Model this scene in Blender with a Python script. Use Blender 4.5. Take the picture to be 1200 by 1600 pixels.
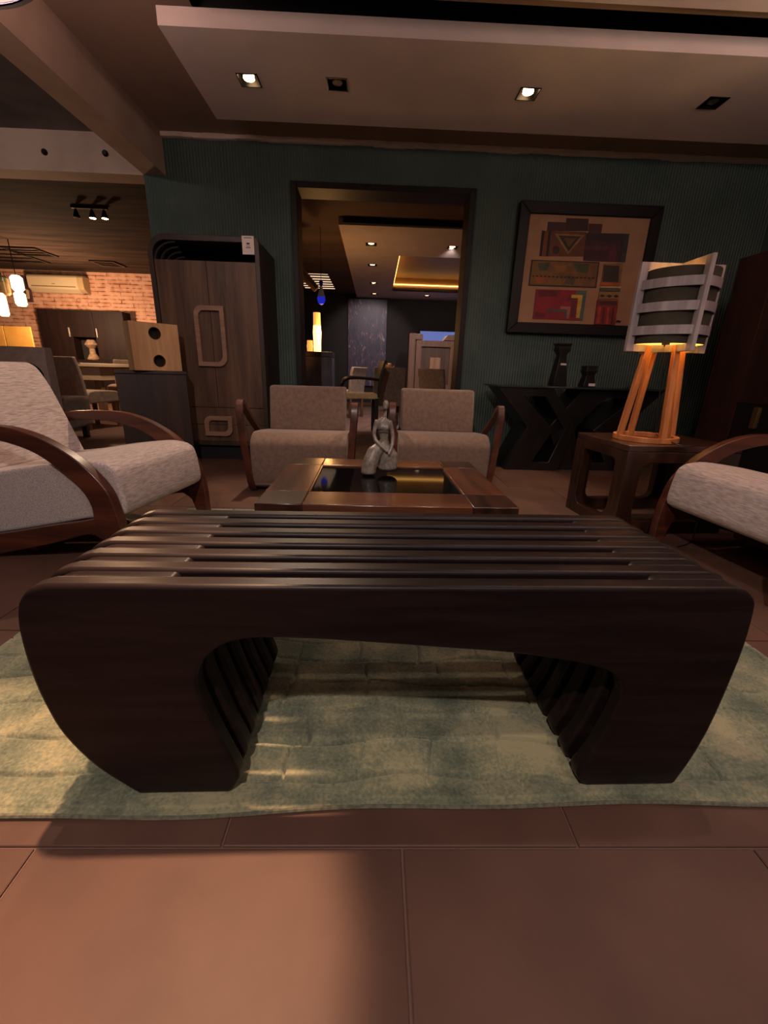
import bpy, bmesh, math, random
import numpy as np
from mathutils import Matrix, Vector
random.seed(7)
PI = math.pi
R = math.radians
for o in list(bpy.data.objects):
    bpy.data.objects.remove(o)
scene = bpy.context.scene
COL = scene.collection

# ------------------------------------------------------------------ camera
CAM_H = 0.76
pitch = math.atan(220 / 663.0); roll = 0.031; yaw = 0.0286
fwd = Vector((math.sin(yaw) * math.cos(pitch), math.cos(yaw) * math.cos(pitch), -math.sin(pitch)))
r0 = Vector((math.cos(yaw), -math.sin(yaw), 0)); u0 = r0.cross(fwd)
rgt = r0 * math.cos(roll) + u0 * math.sin(roll)
upv = u0 * math.cos(roll) - r0 * math.sin(roll)
cd = bpy.data.cameras.new('camera'); cam = bpy.data.objects.new('camera', cd); COL.objects.link(cam)
cd.sensor_fit = 'HORIZONTAL'; cd.sensor_width = 36.0; cd.lens = 663 / 1200 * 36.0
cd.clip_start = 0.02; cd.clip_end = 60
cam.matrix_world = Matrix(((rgt.x, upv.x, -fwd.x, 0), (rgt.y, upv.y, -fwd.y, 0), (rgt.z, upv.z, -fwd.z, CAM_H), (0, 0, 0, 1)))
scene.camera = cam

# ------------------------------------------------------------------ world, exposure
w = bpy.data.worlds.new('world'); scene.world = w; w.use_nodes = True
bg = w.node_tree.nodes['Background']
bg.inputs[0].default_value = (1.0, 0.93, 0.90, 1); bg.inputs[1].default_value = 0.022
vs = scene.view_settings
vs.view_transform = 'Standard'; vs.look = 'None'; vs.gamma = 1.0; vs.use_curve_mapping = False
vs.exposure = 1.08

WARM = (1.0, 0.72, 0.50); SOFT = (1.0, 0.80, 0.68); PINK = (1.0, 0.82, 0.76); AMBER = (1.0, 0.50, 0.16)

# ------------------------------------------------------------------ materials
def lin(c):
    return tuple(((x / 255) / 12.92 if x <= 10 else (((x / 255) + .055) / 1.055) ** 2.4) for x in c) + (1,)

def base(name, rough=.5, metal=0, spec=.5):
    m = bpy.data.materials.new(name); m.use_nodes = True
    nt = m.node_tree; b = nt.nodes['Principled BSDF']
    b.inputs['Roughness'].default_value = rough; b.inputs['Metallic'].default_value = metal
    b.inputs['Specular IOR Level'].default_value = spec
    return m, nt, b

def nd(nt, t, **kw):
    n = nt.nodes.new(t)
    for k, v in kw.items():
        if k in n.inputs: n.inputs[k].default_value = v
        else: setattr(n, k, v)
    return n

def coords(nt, scale=(1, 1, 1), rot=(0, 0, 0)):
    tc = nd(nt, 'ShaderNodeTexCoord'); mp = nd(nt, 'ShaderNodeMapping')
    mp.inputs['Scale'].default_value = scale; mp.inputs['Rotation'].default_value = rot
    nt.links.new(tc.outputs['Object'], mp.inputs['Vector'])
    return mp.outputs['Vector']

def ramp(nt, fac, stops):
    r = nd(nt, 'ShaderNodeValToRGB'); e = r.color_ramp.elements
    while len(e) < len(stops): e.new(.5)
    for i, (p, c) in enumerate(stops):
        e[i].position = p; e[i].color = lin(c)
    nt.links.new(fac, r.inputs['Fac'])
    return r.outputs['Color']

def add_bump(nt, b, h, strength, dist=.01):
    n = nd(nt, 'ShaderNodeBump'); n.inputs['Strength'].default_value = strength; n.inputs['Distance'].default_value = dist
    nt.links.new(h, n.inputs['Height']); nt.links.new(n.outputs['Normal'], b.inputs['Normal'])

def mat(name, c1, c2=None, rough=.5, metal=0, spec=.5, scale=(1, 1, 1), ns=8, detail=4, lo=.35, hi=.65, bump=0, bs=60, bscale=None, rand=0):
    m, nt, b = base(name, rough, metal, spec)
    if c2 is None: b.inputs['Base Color'].default_value = lin(c1)
    else:
        n = nd(nt, 'ShaderNodeTexNoise', Scale=ns, Detail=detail)
        nt.links.new(coords(nt, scale), n.inputs['Vector'])
        c = ramp(nt, n.outputs['Fac'], [(lo, c1), (hi, c2)])
        if rand:
            oi = nd(nt, 'ShaderNodeObjectInfo'); hs = nd(nt, 'ShaderNodeHueSaturation')
            mr = nd(nt, 'ShaderNodeMapRange'); mr.inputs['To Min'].default_value = 1 - rand; mr.inputs['To Max'].default_value = 1 + rand
            nt.links.new(oi.outputs['Random'], mr.inputs['Value']); nt.links.new(mr.outputs['Result'], hs.inputs['Value'])
            nt.links.new(c, hs.inputs['Color']); c = hs.outputs['Color']
        nt.links.new(c, b.inputs['Base Color'])
    if bump:
        n2 = nd(nt, 'ShaderNodeTexNoise', Scale=bs, Detail=3)
        nt.links.new(coords(nt, bscale or scale), n2.inputs['Vector'])
        add_bump(nt, b, n2.outputs['Fac'], bump)
    return m

def wood(name, c1, c2, axis='x', rough=.4, k=1.0, coat=0, bump=.12, rings=0.0, spec=.5):
    m, nt, b = base(name, rough, 0, spec)
    s = {'x': (.6, 7, 7), 'y': (7, .6, 7), 'z': (7, 7, .6)}[axis]
    v = coords(nt, tuple(a * k for a in s))
    n = nd(nt, 'ShaderNodeTexNoise', Scale=2.2, Detail=6, Distortion=.6)
    n2 = nd(nt, 'ShaderNodeTexNoise', Scale=14, Detail=3)
    nt.links.new(v, n.inputs['Vector']); nt.links.new(v, n2.inputs['Vector'])
    mx = nd(nt, 'ShaderNodeMath', operation='MULTIPLY_ADD'); mx.inputs[1].default_value = .35
    nt.links.new(n2.outputs['Fac'], mx.inputs[0]); nt.links.new(n.outputs['Fac'], mx.inputs[2])
    mid = tuple((a + c) / 2 for a, c in zip(c1, c2))
    nt.links.new(ramp(nt, mx.outputs[0], [(.50, c1), (.66, mid), (.84, c2)]), b.inputs['Base Color'])
    if coat:
        b.inputs['Coat Weight'].default_value = coat; b.inputs['Coat Roughness'].default_value = .12
    if bump: add_bump(nt, b, mx.outputs[0], bump, .004)
    return m

def fabric(name, c1, c2, rough=.95, ns=30, stretch=(1, 1, 1), bump=.35):
    m, nt, b = base(name, rough, 0, .15)
    v = coords(nt, stretch)
    n = nd(nt, 'ShaderNodeTexNoise', Scale=ns, Detail=5, Roughness=.65)
    nt.links.new(v, n.inputs['Vector'])
    nt.links.new(ramp(nt, n.outputs['Fac'], [(.36, c1), (.62, c2)]), b.inputs['Base Color'])
    n2 = nd(nt, 'ShaderNodeTexNoise', Scale=260, Detail=2)
    nt.links.new(v, n2.inputs['Vector'])
    add_bump(nt, b, n2.outputs['Fac'], bump, .004)
    b.inputs['Sheen Weight'].default_value = .25
    return m

def glow(name, c, strength):
    m, nt, b = base(name, .6)
    b.inputs['Base Color'].default_value = lin(c); b.inputs['Emission Color'].default_value = lin(c)
    b.inputs['Emission Strength'].default_value = strength
    return m

def glassy(name, c, rough=.03, trans=1.0):
    m, nt, b = base(name, rough)
    b.inputs['Base Color'].default_value = lin(c); b.inputs['Transmission Weight'].default_value = trans; b.inputs['IOR'].default_value = 1.45
    return m

# ------------------------------------------------------------------ geometry helpers
class MB:
    def __init__(s): s.v = []; s.f = []; s.m = []
    def add(s, vs, fs, mi=0):
        k = len(s.v); s.v += [tuple(p) for p in vs]; s.f += [tuple(i + k for i in f) for f in fs]; s.m += [mi] * len(fs)
        return s
    def box(s, x0, x1, y0, y1, z0, z1, mi=0):
        return s.add([(x0, y0, z0), (x1, y0, z0), (x1, y1, z0), (x0, y1, z0), (x0, y0, z1), (x1, y0, z1), (x1, y1, z1), (x0, y1, z1)],
                     [(0, 3, 2, 1), (4, 5, 6, 7), (0, 1, 5, 4), (1, 2, 6, 5), (2, 3, 7, 6), (3, 0, 4, 7)], mi)
    def prism(s, poly, a, b, plane='xz', mi=0):
        def P(p, t):
            return {'xz': (p[0], t, p[1]), 'yz': (t, p[0], p[1]), 'xy': (p[0], p[1], t)}[plane]
        n = len(poly)
        return s.add([P(p, a) for p in poly] + [P(p, b) for p in poly],
                     [tuple(range(n)), tuple(range(2 * n - 1, n - 1, -1))] + [((i + 1) % n, i, n + i, n + (i + 1) % n) for i in range(n)], mi)
    def band(s, outer, inner, a, b, plane='yz', closed=False, mi=0):
        n = len(outer)
        def P(p, t): return {'xz': (p[0], t, p[1]), 'yz': (t, p[0], p[1]), 'xy': (p[0], p[1], t)}[plane]
        vs = []
        for o, i in zip(outer, inner): vs += [P(o, a), P(i, a), P(o, b), P(i, b)]
        fs = []
        for k in range(n if closed else n - 1):
            A = 4 * k; B = 4 * ((k + 1) % n)
            fs += [(A, B, B + 1, A + 1), (A + 2, A + 3, B + 3, B + 2), (A, A + 2, B + 2, B), (A + 1, B + 1, B + 3, A + 3)]
        if not closed:
            fs += [(0, 1, 3, 2)]; L = 4 * (n - 1); fs += [(L, L + 2, L + 3, L + 1)]
        return s.add(vs, fs, mi)
    def lathe(s, prof, c=(0, 0, 0), seg=32, caps=True, mi=0):
        vs = []
        for r, z in prof:
            for k in range(seg):
                t = 2 * PI * k / seg; vs.append((c[0] + r * math.cos(t), c[1] + r * math.sin(t), c[2] + z))
        n = len(prof)
        fs = [(i * seg + k, i * seg + (k + 1) % seg, (i + 1) * seg + (k + 1) % seg, (i + 1) * seg + k) for i in range(n - 1) for k in range(seg)]
        if caps: fs += [tuple(range(seg - 1, -1, -1)), tuple(range((n - 1) * seg, n * seg))]
        return s.add(vs, fs, mi)
    def tube(s, path, r, seg=8, mi=0):
        pts = [Vector(p) for p in path]; n = len(pts); vs = []
        rr = r if isinstance(r, (list, tuple)) else [r] * n
        up = Vector((0, 0, 1))
        for i, p in enumerate(pts):
            d = (pts[min(i + 1, n - 1)] - pts[max(i - 1, 0)]).normalized()
            a = d.cross(up)
            if a.length < 1e-3: a = d.cross(Vector((1, 0, 0)))
            a.normalize(); b2 = a.cross(d).normalized()
            for k in range(seg):
                t = 2 * PI * k / seg; vs.append(p + a * (rr[i] * math.cos(t)) + b2 * (rr[i] * math.sin(t)))
        fs = [(i * seg + k, i * seg + (k + 1) % seg, (i + 1) * seg + (k + 1) % seg, (i + 1) * seg + k) for i in range(n - 1) for k in range(seg)]
        fs += [tuple(range(seg - 1, -1, -1)), tuple(range((n - 1) * seg, n * seg))]
        return s.add(vs, fs, mi)
    def bar(s, p, q, wx, wy, mi=0):
        # square bar from p to q: half sections wx along world x, wy along world y (level cuts)
        (x0, y0, z0), (x1, y1, z1) = p, q
        vs = [(x0 - wx, y0 - wy, z0), (x0 + wx, y0 - wy, z0), (x0 + wx, y0 + wy, z0), (x0 - wx, y0 + wy, z0),
              (x1 - wx, y1 - wy, z1), (x1 + wx, y1 - wy, z1), (x1 + wx, y1 + wy, z1), (x1 - wx, y1 + wy, z1)]
        return s.add(vs, [(0, 3, 2, 1), (4, 5, 6, 7), (0, 1, 5, 4), (1, 2, 6, 5), (2, 3, 7, 6), (3, 0, 4, 7)], mi)
    def grid_plate(s, xs, ys, holes, z, mi=0):
        # flat plate with rectangular holes
        xs = sorted(set(xs + [h[0] for h in holes] + [h[1] for h in holes])); ys = sorted(set(ys + [h[2] for h in holes] + [h[3] for h in holes]))
        for i in range(len(xs) - 1):
            for j in range(len(ys) - 1):
                cx = (xs[i] + xs[i + 1]) / 2; cy = (ys[j] + ys[j + 1]) / 2
                if any(h[0] < cx < h[1] and h[2] < cy < h[3] for h in holes): continue
                s.add([(xs[i], ys[j], z), (xs[i], ys[j + 1], z), (xs[i + 1], ys[j + 1], z), (xs[i + 1], ys[j], z)], [(0, 1, 2, 3)], mi)
        return s
    def ellipsoid(s, c, r, seg=20, rings=12):
        vs = []; fs = []
        for i in range(rings + 1):
            p = PI * i / rings
            for k in range(seg):
                t = 2 * PI * k / seg
                vs.append((c[0] + r[0] * math.sin(p) * math.cos(t), c[1] + r[1] * math.sin(p) * math.sin(t), c[2] + r[2] * math.cos(p)))
        for i in range(rings):
            for k in range(seg): fs.append((i * seg + k, (i + 1) * seg + k, (i + 1) * seg + (k + 1) % seg, i * seg + (k + 1) % seg))
        return s.add(vs, fs)

def link(name, me, parent=None):
    o = bpy.data.objects.new(name, me); COL.objects.link(o)
    if parent: o.parent = parent
    return o

def obj(name, mb, material, parent=None, bevel=0, seg=2, smooth=True, angle=35, weld=False):
    me = bpy.data.meshes.new(name); me.from_pydata(mb.v, [], mb.f)
    mats = material if isinstance(material, (list, tuple)) else [material]
    for m in mats: me.materials.append(m)
    bm = bmesh.new(); bm.from_mesh(me)
    if weld: bmesh.ops.remove_doubles(bm, verts=bm.verts, dist=1e-5)
    bmesh.ops.recalc_face_normals(bm, faces=bm.faces); bm.to_mesh(me); bm.free()
    if len(mats) > 1 and not weld:
        for p, i in zip(me.polygons, mb.m): p.material_index = i
    if smooth:
        for p in me.polygons: p.use_smooth = True
        me.set_sharp_from_angle(angle=R(angle))
    o = link(name, me, parent)
    if bevel:
        b = o.modifiers.new('bevel', 'BEVEL'); b.width = bevel; b.segments = seg; b.limit_method = 'ANGLE'; b.angle_limit = R(40); b.harden_normals = False
    return o

def tag(o, label, cat, group=None):
    o['label'] = label; o['category'] = cat
    if group: o['group'] = group
    return o

def thing(name, label, cat, loc=(0, 0, 0), rz=0, group=None):
    o = bpy.data.objects.new(name, None); COL.objects.link(o); o.empty_display_size = .05
    o.location = loc; o.rotation_euler = (0, 0, rz)
    return tag(o, label, cat, group)

def struct(name, mb, m, parent=None, **kw):
    o = obj(name, mb, m, parent, **kw); o['kind'] = 'structure'
    return o

def copy_thing(root, loc, rz, label, group=None):
    r = root.copy(); COL.objects.link(r); r.location = loc; r.rotation_euler = (0, 0, rz); r['label'] = label
    if group: r['group'] = group
    for ch in list(root.children):
        c = ch.copy(); COL.objects.link(c); c.parent = r
        for g in ch.children:
            d = g.copy(); COL.objects.link(d); d.parent = c
    return r

def cr(pts, n=6, closed=False):
    # Catmull-Rom through the points
    P = [np.array(p, float) for p in pts]; out = []; N = len(P)
    for i in range(N if closed else N - 1):
        if closed: a, b, c, d = P[i - 1], P[i], P[(i + 1) % N], P[(i + 2) % N]
        else: a, b, c, d = P[max(i - 1, 0)], P[i], P[i + 1], P[min(i + 2, N - 1)]
        for k in range(n):
            t = k / n
            out.append(tuple(.5 * ((2 * b) + (c - a) * t + (2 * a - 5 * b + 4 * c - d) * t * t + (3 * b - a - 3 * c + d) * t ** 3)))
    if not closed: out.append(tuple(P[-1]))
    return out

def resample(pts, n):
    P = np.array(pts, float); d = np.r_[0, np.cumsum(np.linalg.norm(np.diff(P, axis=0), axis=1))]
    t = np.linspace(0, d[-1], n)
    return [tuple(float(np.interp(x, d, P[:, k])) for k in range(P.shape[1])) for x in t]

def rrect(x0, x1, z0, z1, r, n=6):
    # rounded rectangle, r = radii (bl, br, tr, tl)
    out = []
    for (cx, cz, a0, q) in ((x0 + r[0], z0 + r[0], PI, r[0]), (x1 - r[1], z0 + r[1], 1.5 * PI, r[1]), (x1 - r[2], z1 - r[2], 0, r[2]), (x0 + r[3], z1 - r[3], .5 * PI, r[3])):
        for k in range(n + 1):
            a = a0 + .5 * PI * k / n; out.append((cx + q * math.cos(a), cz + q * math.sin(a)))
    return out

def lamp(kind, name, loc, energy, color, parent=None, size=.03, target=None, angle=60, blend=.4):
    l = bpy.data.lights.new(name, kind); l.energy = energy; l.color = color; l.shadow_soft_size = size
    o = bpy.data.objects.new(name, l); COL.objects.link(o); o.location = loc
    if kind == 'SPOT':
        l.spot_size = R(angle); l.spot_blend = blend
        o.rotation_euler = (Vector(target) - Vector(loc)).to_track_quat('-Z', 'Y').to_euler()
    if parent: o.parent = parent; o.matrix_parent_inverse = Matrix.Translation(-Vector(parent.location))
    return o
# ------------------------------------------------------------------ shared materials
m_slab = mat('painted_ceiling_panel', (222, 204, 198), (232, 214, 208), rough=.75, ns=3, bump=.04, bs=90)
m_ceil = mat('brown_ceiling_paint', (150, 124, 110), (164, 136, 120), rough=.8, ns=2, bump=.05, bs=40)
m_black = mat('black_paint', (16, 13, 13), rough=.7)
m_beam = mat('beam_plaster', (184, 156, 140), (200, 172, 154), rough=.8, ns=4, bump=.08, bs=30)
m_conc = mat('grey_concrete', (104, 98, 96), (140, 132, 128), rough=.85, ns=3, detail=8, bump=.15, bs=20)
m_frame = wood('dark_door_casing', (20, 12, 11), (34, 20, 17), 'z', rough=.5, spec=.3)
m_chrome = mat('dark_fixture', (14, 13, 13), rough=.35, metal=.4)
m_bulb = glow('bulb_glow', (255, 205, 150), 9)
m_bulb_off = mat('bulb_dim', (120, 105, 90), rough=.15, metal=.6)
m_espresso = wood('espresso_wood', (22, 15, 14), (35, 24, 22), 'x', rough=.40, k=2.2, bump=.14, spec=.24)
m_redwood = wood('red_brown_bentwood', (54, 25, 17), (92, 47, 31), 'y', rough=.36, k=.9, coat=.2, bump=.05)
m_table = wood('coffee_table_wood', (62, 33, 22), (106, 62, 40), 'x', rough=.26, k=1.0, coat=.4, bump=.08)
m_table_y = wood('coffee_table_wood_cross', (60, 32, 21), (100, 59, 38), 'y', rough=.26, k=1.0, coat=.4, bump=.08)
m_table_c = wood('coffee_table_corner_wood', (38, 22, 16), (66, 39, 27), 'y', rough=.28, k=1.2, coat=.3, bump=.08)
m_black_lac = mat('black_lacquer', (20, 16, 16), (30, 24, 22), rough=.32, ns=12)
m_white_tag = mat('white_card', (226, 214, 205), rough=.7)

# green ribbed wallpaper
def m_green_f():
    m, nt, b = base('green_ribbed_wallpaper', .7, 0, .35)
    v = coords(nt)
    n = nd(nt, 'ShaderNodeTexNoise', Scale=2.5, Detail=5); nt.links.new(v, n.inputs['Vector'])
    nt.links.new(ramp(nt, n.outputs['Fac'], [(.3, (70, 86, 80)), (.7, (85, 100, 93))]), b.inputs['Base Color'])
    wv = nd(nt, 'ShaderNodeTexWave', Scale=13.0, Distortion=.6); wv.bands_direction = 'X'
    wv.inputs['Detail'].default_value = 2; wv.inputs['Detail Scale'].default_value = 3
    nt.links.new(v, wv.inputs['Vector'])
    add_bump(nt, b, wv.outputs['Fac'], .5, .012)
    return m
m_green = m_green_f()

def m_brick_f():
    m, nt, b = base('whitewashed_brick', .85, 0, .2)
    tc = nd(nt, 'ShaderNodeTexCoord'); sp = nd(nt, 'ShaderNodeSeparateXYZ'); cb = nd(nt, 'ShaderNodeCombineXYZ')
    nt.links.new(tc.outputs['Object'], sp.inputs[0]); nt.links.new(sp.outputs['X'], cb.inputs['X']); nt.links.new(sp.outputs['Z'], cb.inputs['Y'])
    n = nd(nt, 'ShaderNodeTexNoise', Scale=2.0, Detail=6); nt.links.new(cb.outputs[0], n.inputs['Vector'])
    ad = nd(nt, 'ShaderNodeVectorMath', operation='MULTIPLY_ADD'); ad.inputs[1].default_value = (.03, .03, 0)
    nt.links.new(n.outputs['Color'], ad.inputs[0]); nt.links.new(cb.outputs[0], ad.inputs[2])
    br = nd(nt, 'ShaderNodeTexBrick', Scale=1.0)
    br.inputs['Brick Width'].default_value = .42; br.inputs['Row Height'].default_value = .066; br.inputs['Mortar Size'].default_value = .009
    br.inputs['Mortar Smooth'].default_value = .25; br.inputs['Color1'].default_value = lin((196, 150, 126)); br.inputs['Color2'].default_value = lin((176, 124, 100)); br.inputs['Mortar'].default_value = lin((112, 72, 56))
    nt.links.new(ad.outputs[0], br.inputs['Vector'])
    n2 = nd(nt, 'ShaderNodeTexNoise', Scale=9, Detail=4); nt.links.new(cb.outputs[0], n2.inputs['Vector'])
    mx = nd(nt, 'ShaderNodeMix', data_type='RGBA'); mx.inputs['B'].default_value = lin((200, 158, 134))
    rr = nd(nt, 'ShaderNodeMapRange'); rr.inputs['From Min'].default_value = .38; rr.inputs['From Max'].default_value = .62
    nt.links.new(n2.outputs['Fac'], rr.inputs['Value']); nt.links.new(rr.outputs[0], mx.inputs['Factor'])
    nt.links.new(br.outputs['Color'], mx.inputs['A']); nt.links.new(mx.outputs['Result'], b.inputs['Base Color'])
    inv = nd(nt, 'ShaderNodeMath', operation='SUBTRACT'); inv.inputs[0].default_value = 1
    nt.links.new(br.outputs['Fac'], inv.inputs[1]); add_bump(nt, b, inv.outputs[0], .6, .02)
    return m
m_brick = m_brick_f()

m_tile = mat('brown_stone_tile', (80, 56, 46), (100, 71, 59), rough=.55, spec=.35, ns=4.5, detail=7, lo=.3, hi=.7, bump=.06, bs=24, rand=.05)
m_grout = mat('dark_grout', (104, 78, 68), rough=.85)
m_far = m_tile.copy(); m_far.name = 'brown_stone_floor'

# ------------------------------------------------------------------ floor with tiles
T = .603; GY = .499; GX = .062
fl = MB()
fl.add([(-4.4, -2, -.004), (4.4, -2, -.004), (4.4, GY + 7 * T, -.004), (-4.4, GY + 7 * T, -.004)], [(0, 1, 2, 3)], 0)
fl.add([(-10, GY + 7 * T, 0), (5, GY + 7 * T, 0), (5, 12, 0), (-10, 12, 0)], [(0, 1, 2, 3)], 1)
fl.add([(-10, -2, 0), (-4.4, -2, 0), (-4.4, GY + 7 * T, 0), (-10, GY + 7 * T, 0)], [(0, 1, 2, 3)], 1)
floor = struct('floor', fl, [m_grout, m_far])
tile_me = None
for j in range(-2, 7):
    off = 0 if j % 2 else T / 2
    for i in range(-8, 8):
        x = GX + off + i * T; y = GY + j * T
        if x < -4.35 or x + T > 4.4: continue
        if abs(x + T / 2) > 1.2 + 1.0 * (y + T): continue
        if tile_me is None:
            h = T / 2 - .0022; c = h - .0018
            mb = MB()
            mb.add([(-h, -h, -.004), (h, -h, -.004), (h, h, -.004), (-h, h, -.004), (-h, -h, -.0012), (h, -h, -.0012), (h, h, -.0012), (-h, h, -.0012), (-c, -c, 0), (c, -c, 0), (c, c, 0), (-c, c, 0)],
                   [(0, 1, 5, 4), (1, 2, 6, 5), (2, 3, 7, 6), (3, 0, 4, 7), (4, 5, 9, 8), (5, 6, 10, 9), (6, 7, 11, 10), (7, 4, 8, 11), (8, 9, 10, 11)])
            t = obj('tile', mb, m_tile, floor, smooth=False); tile_me = t.data
        else: t = link('tile', tile_me, floor)
        t.location = (x + T / 2, y + T / 2, random.uniform(0, .0006))

# ------------------------------------------------------------------ main room shell
WY = 4.13; WT = 4.35; CZ = 2.485
DX0, DX1, DZ = -.72, .79, 2.20
wb = MB()
wb.box(-1.90, DX0, WY, WT, 0, CZ); wb.box(DX1, 3.6, WY, WT, 0, CZ); wb.box(DX0, DX1, WY, WT, DZ, CZ)
struct('wall_back', wb, m_green, smooth=False)
struct('wall_right', MB().box(3.30, 3.42, -2, WY, 0, CZ), m_green, smooth=False)
door = struct('door_1', MB().box(DX0 - .005, DX0 + .045, WY - .02, WT + .01, 0, DZ), m_frame, bevel=.003)
obj('jamb', MB().box(DX1 - .045, DX1 + .005, WY - .02, WT + .01, 0, DZ), m_frame, door, bevel=.003)
obj('lintel', MB().box(DX0 + .0455, DX1 - .0455, WY - .02, WT + .01, DZ - .045, DZ - .0005), m_frame, door, bevel=.003)
tr = MB(); n = 60
for k in range(n):
    x0 = -1.72 + k * (5.0 / n); x1 = x0 + 5.0 / n
    tr.box(x0, x1, WY - .03 - .004 * math.sin(k * 1.7), WY, 2.452 + .006 * math.sin(k * .9 + 1) * math.sin(k * .23), CZ - .002)
struct('trim_1', tr, mat('pale_cornice_plaster', (214, 196, 182), (226, 208, 194), rough=.85, ns=8, bump=.3, bs=40), smooth=False)

SLOT = (-.96, 3.30, 2.56, 2.90)
ce = MB(); ce.grid_plate([-1.72, 3.30], [-2.0, WY], [SLOT], CZ)
struct('ceiling', ce, m_ceil, smooth=False)
sl = MB(); sl.box(SLOT[0], SLOT[1], SLOT[2], SLOT[3], CZ + .2, CZ + .21)
sl.box(SLOT[0] - .01, SLOT[0], SLOT[2], SLOT[3], CZ, CZ + .2); sl.box(SLOT[0], SLOT[1], SLOT[2] - .01, SLOT[2], CZ, CZ + .2); sl.box(SLOT[0], SLOT[1], SLOT[3], SLOT[3] + .01, CZ, CZ + .2)
struct('ceiling_slot', sl, m_black, smooth=False)

def slab(name, x0, x1, y0, y1, z0, z1, holes, m, deep=.0, extra=None):
    mb = MB(); mb.grid_plate([x0, x1], [y0, y1], holes, z0); mb.grid_plate([x0, x1], [y0, y1], holes, z1)
    mb.add([(x0, y0, z0), (x1, y0, z0), (x1, y0, z1), (x0, y0, z1)], [(0, 1, 2, 3)])
    mb.add([(x0, y1, z0), (x0, y1, z1), (x1, y1, z1), (x1, y1, z0)], [(0, 1, 2, 3)])
    mb.add([(x0, y0, z0), (x0, y0, z1), (x0, y1, z1), (x0, y1, z0)], [(0, 1, 2, 3)])
    mb.add([(x1, y0, z0), (x1, y1, z0), (x1, y1, z1), (x1, y0, z1)], [(0, 1, 2, 3)])
    return struct(name, mb, m, smooth=False)

def hole(x, y, h=.062): return (x - h, x + h, y - h, y + h)

D1 = [(-.79, 3.22), (-.266, 3.22), (.885, 3.22), (2.03, 3.22)]
slab('ceiling_panel', -1.134, 3.25, 2.82, 3.66, 2.378, 2.455, [hole(*p) for p in D1], m_slab)
D0 = [(-.55, 1.0), (.75, 1.0), (2.0, 1.0), (-.4, -.9), (1.1, -.9)]
slab('ceiling_panel', -.96, 3.25, -2.0, 2.545, 2.378, 2.455, [hole(*p) for p in D0], m_slab)
struct('ceiling_panel_lip', MB().box(-.96, 3.25, 2.545, 2.60, 2.392, 2.455), m_ceil, smooth=False)

# beams on the left and the concrete soffit beyond them
struct('trim_2', MB().box(-1.895, -1.722, -2.0, WY, 2.20, CZ + .06), m_beam, smooth=False)
struct('trim_3', MB().box(-10, -1.90, WY, 4.32, 2.20, CZ + .06), m_beam, smooth=False)
struct('ceiling_soffit', MB().box(-10, -1.895, -2.0, WY, 2.47, 2.50), m_conc, smooth=False)
for i, (x, z) in enumerate(((-2.65, 2.322), (-2.178, 2.331))):
    k = MB(); k.lathe([(.022, 0), (.022, .012), (.016, .02), (.0, .02)], seg=14, caps=False)
    o = obj('wall_bolt', k, m_chrome); o.location = (x, WY, z); o.rotation_euler = (R(90), 0, 0)
    tag(o, ['dark bolt on the plaster crossbeam, left of the pair', 'dark bolt on the plaster crossbeam, right of the pair beside the corner'][i], 'bolt', 'bolts on the crossbeam')

def downlight(p, z, label, on=0, bm=None, target=None, angle=70, color=SOFT, group='square recessed downlights', r=.062, blend=.5, tilt=0.0, size=.025):
    t = thing('recessed_downlight', label, 'downlight', (p[0], p[1], z), 0, group)
    f = MB()
    for (a, b2, c, d) in ((-r, r, -r, -r + .006), (-r, r, r - .006, r), (-r, -r + .006, -r, r), (r - .006, r, -r, r)): f.box(a, b2, c, d, -.003, .05)
    f.box(-r, r, -r, r, .05, .056)
    obj('housing', f, m_chrome, t, smooth=False)
    b = MB(); b.lathe([(r * .52, -.006), (r * .50, .012), (r * .25, .034), (0.001, .036)], seg=20, caps=False)
    b.lathe([(0.001, -.004), (r * .48, -.004)], seg=20, caps=False)
    o = obj('bulb', b, (bm or m_bulb) if on else m_bulb_off, t); o.location = (tilt, 0, .012)
    if on and target: lamp('SPOT', 'spot_beam', (p[0] + tilt, p[1], z - .012), on, color, t, size, target, angle, blend)
    return t

downlight(D1[0], 2.378, 'lit square downlight over the tall wardrobe end of the ceiling panel', 60, None, (-.55, 1.6, .2), 75, WARM)
downlight(D1[1], 2.378, 'unlit square downlight second from the beam on the ceiling panel', 0)
downlight(D1[2], 2.378, 'lit square downlight above the framed painting', 42, None, (.62, 2.85, .35), 60, WARM)
downlight(D1[3], 2.378, 'unlit square downlight nearest the slatted lamp, rightmost on the panel', 0)
downlight(D0[0], 2.378, 'lit square downlight on the near ceiling panel, over the bench left end', 185, None, (-.60, .36, 0), 29, (1.0, .58, .34), blend=.3)
downlight(D0[1], 2.378, 'added unseen lit square downlight on the near ceiling panel, over the bench right end', 10, None, (.9, 1.5, 0), 70, PINK)  # added out of view to raise the brightness
downlight(D0[2], 2.378, 'added unseen lit square downlight on the near ceiling panel, over the right lounge chair', 75, None, (1.85, 1.68, .4), 34, PINK)  # unseen fixture put in to brighten the lounge chair
downlight(D0[3], 2.378, 'unseen lit square downlight behind the viewpoint, left of the pair', 62, None, (-.35, 1.6, .2), 80, PINK)  # out of view, set here to reach the overall brightness
downlight(D0[4], 2.378, 'added unseen lit square downlight behind the viewpoint, right of the pair', 16, None, (.5, 1.2, 0), 80, PINK)  # second unseen fixture behind the viewpoint, added for brightness
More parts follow.
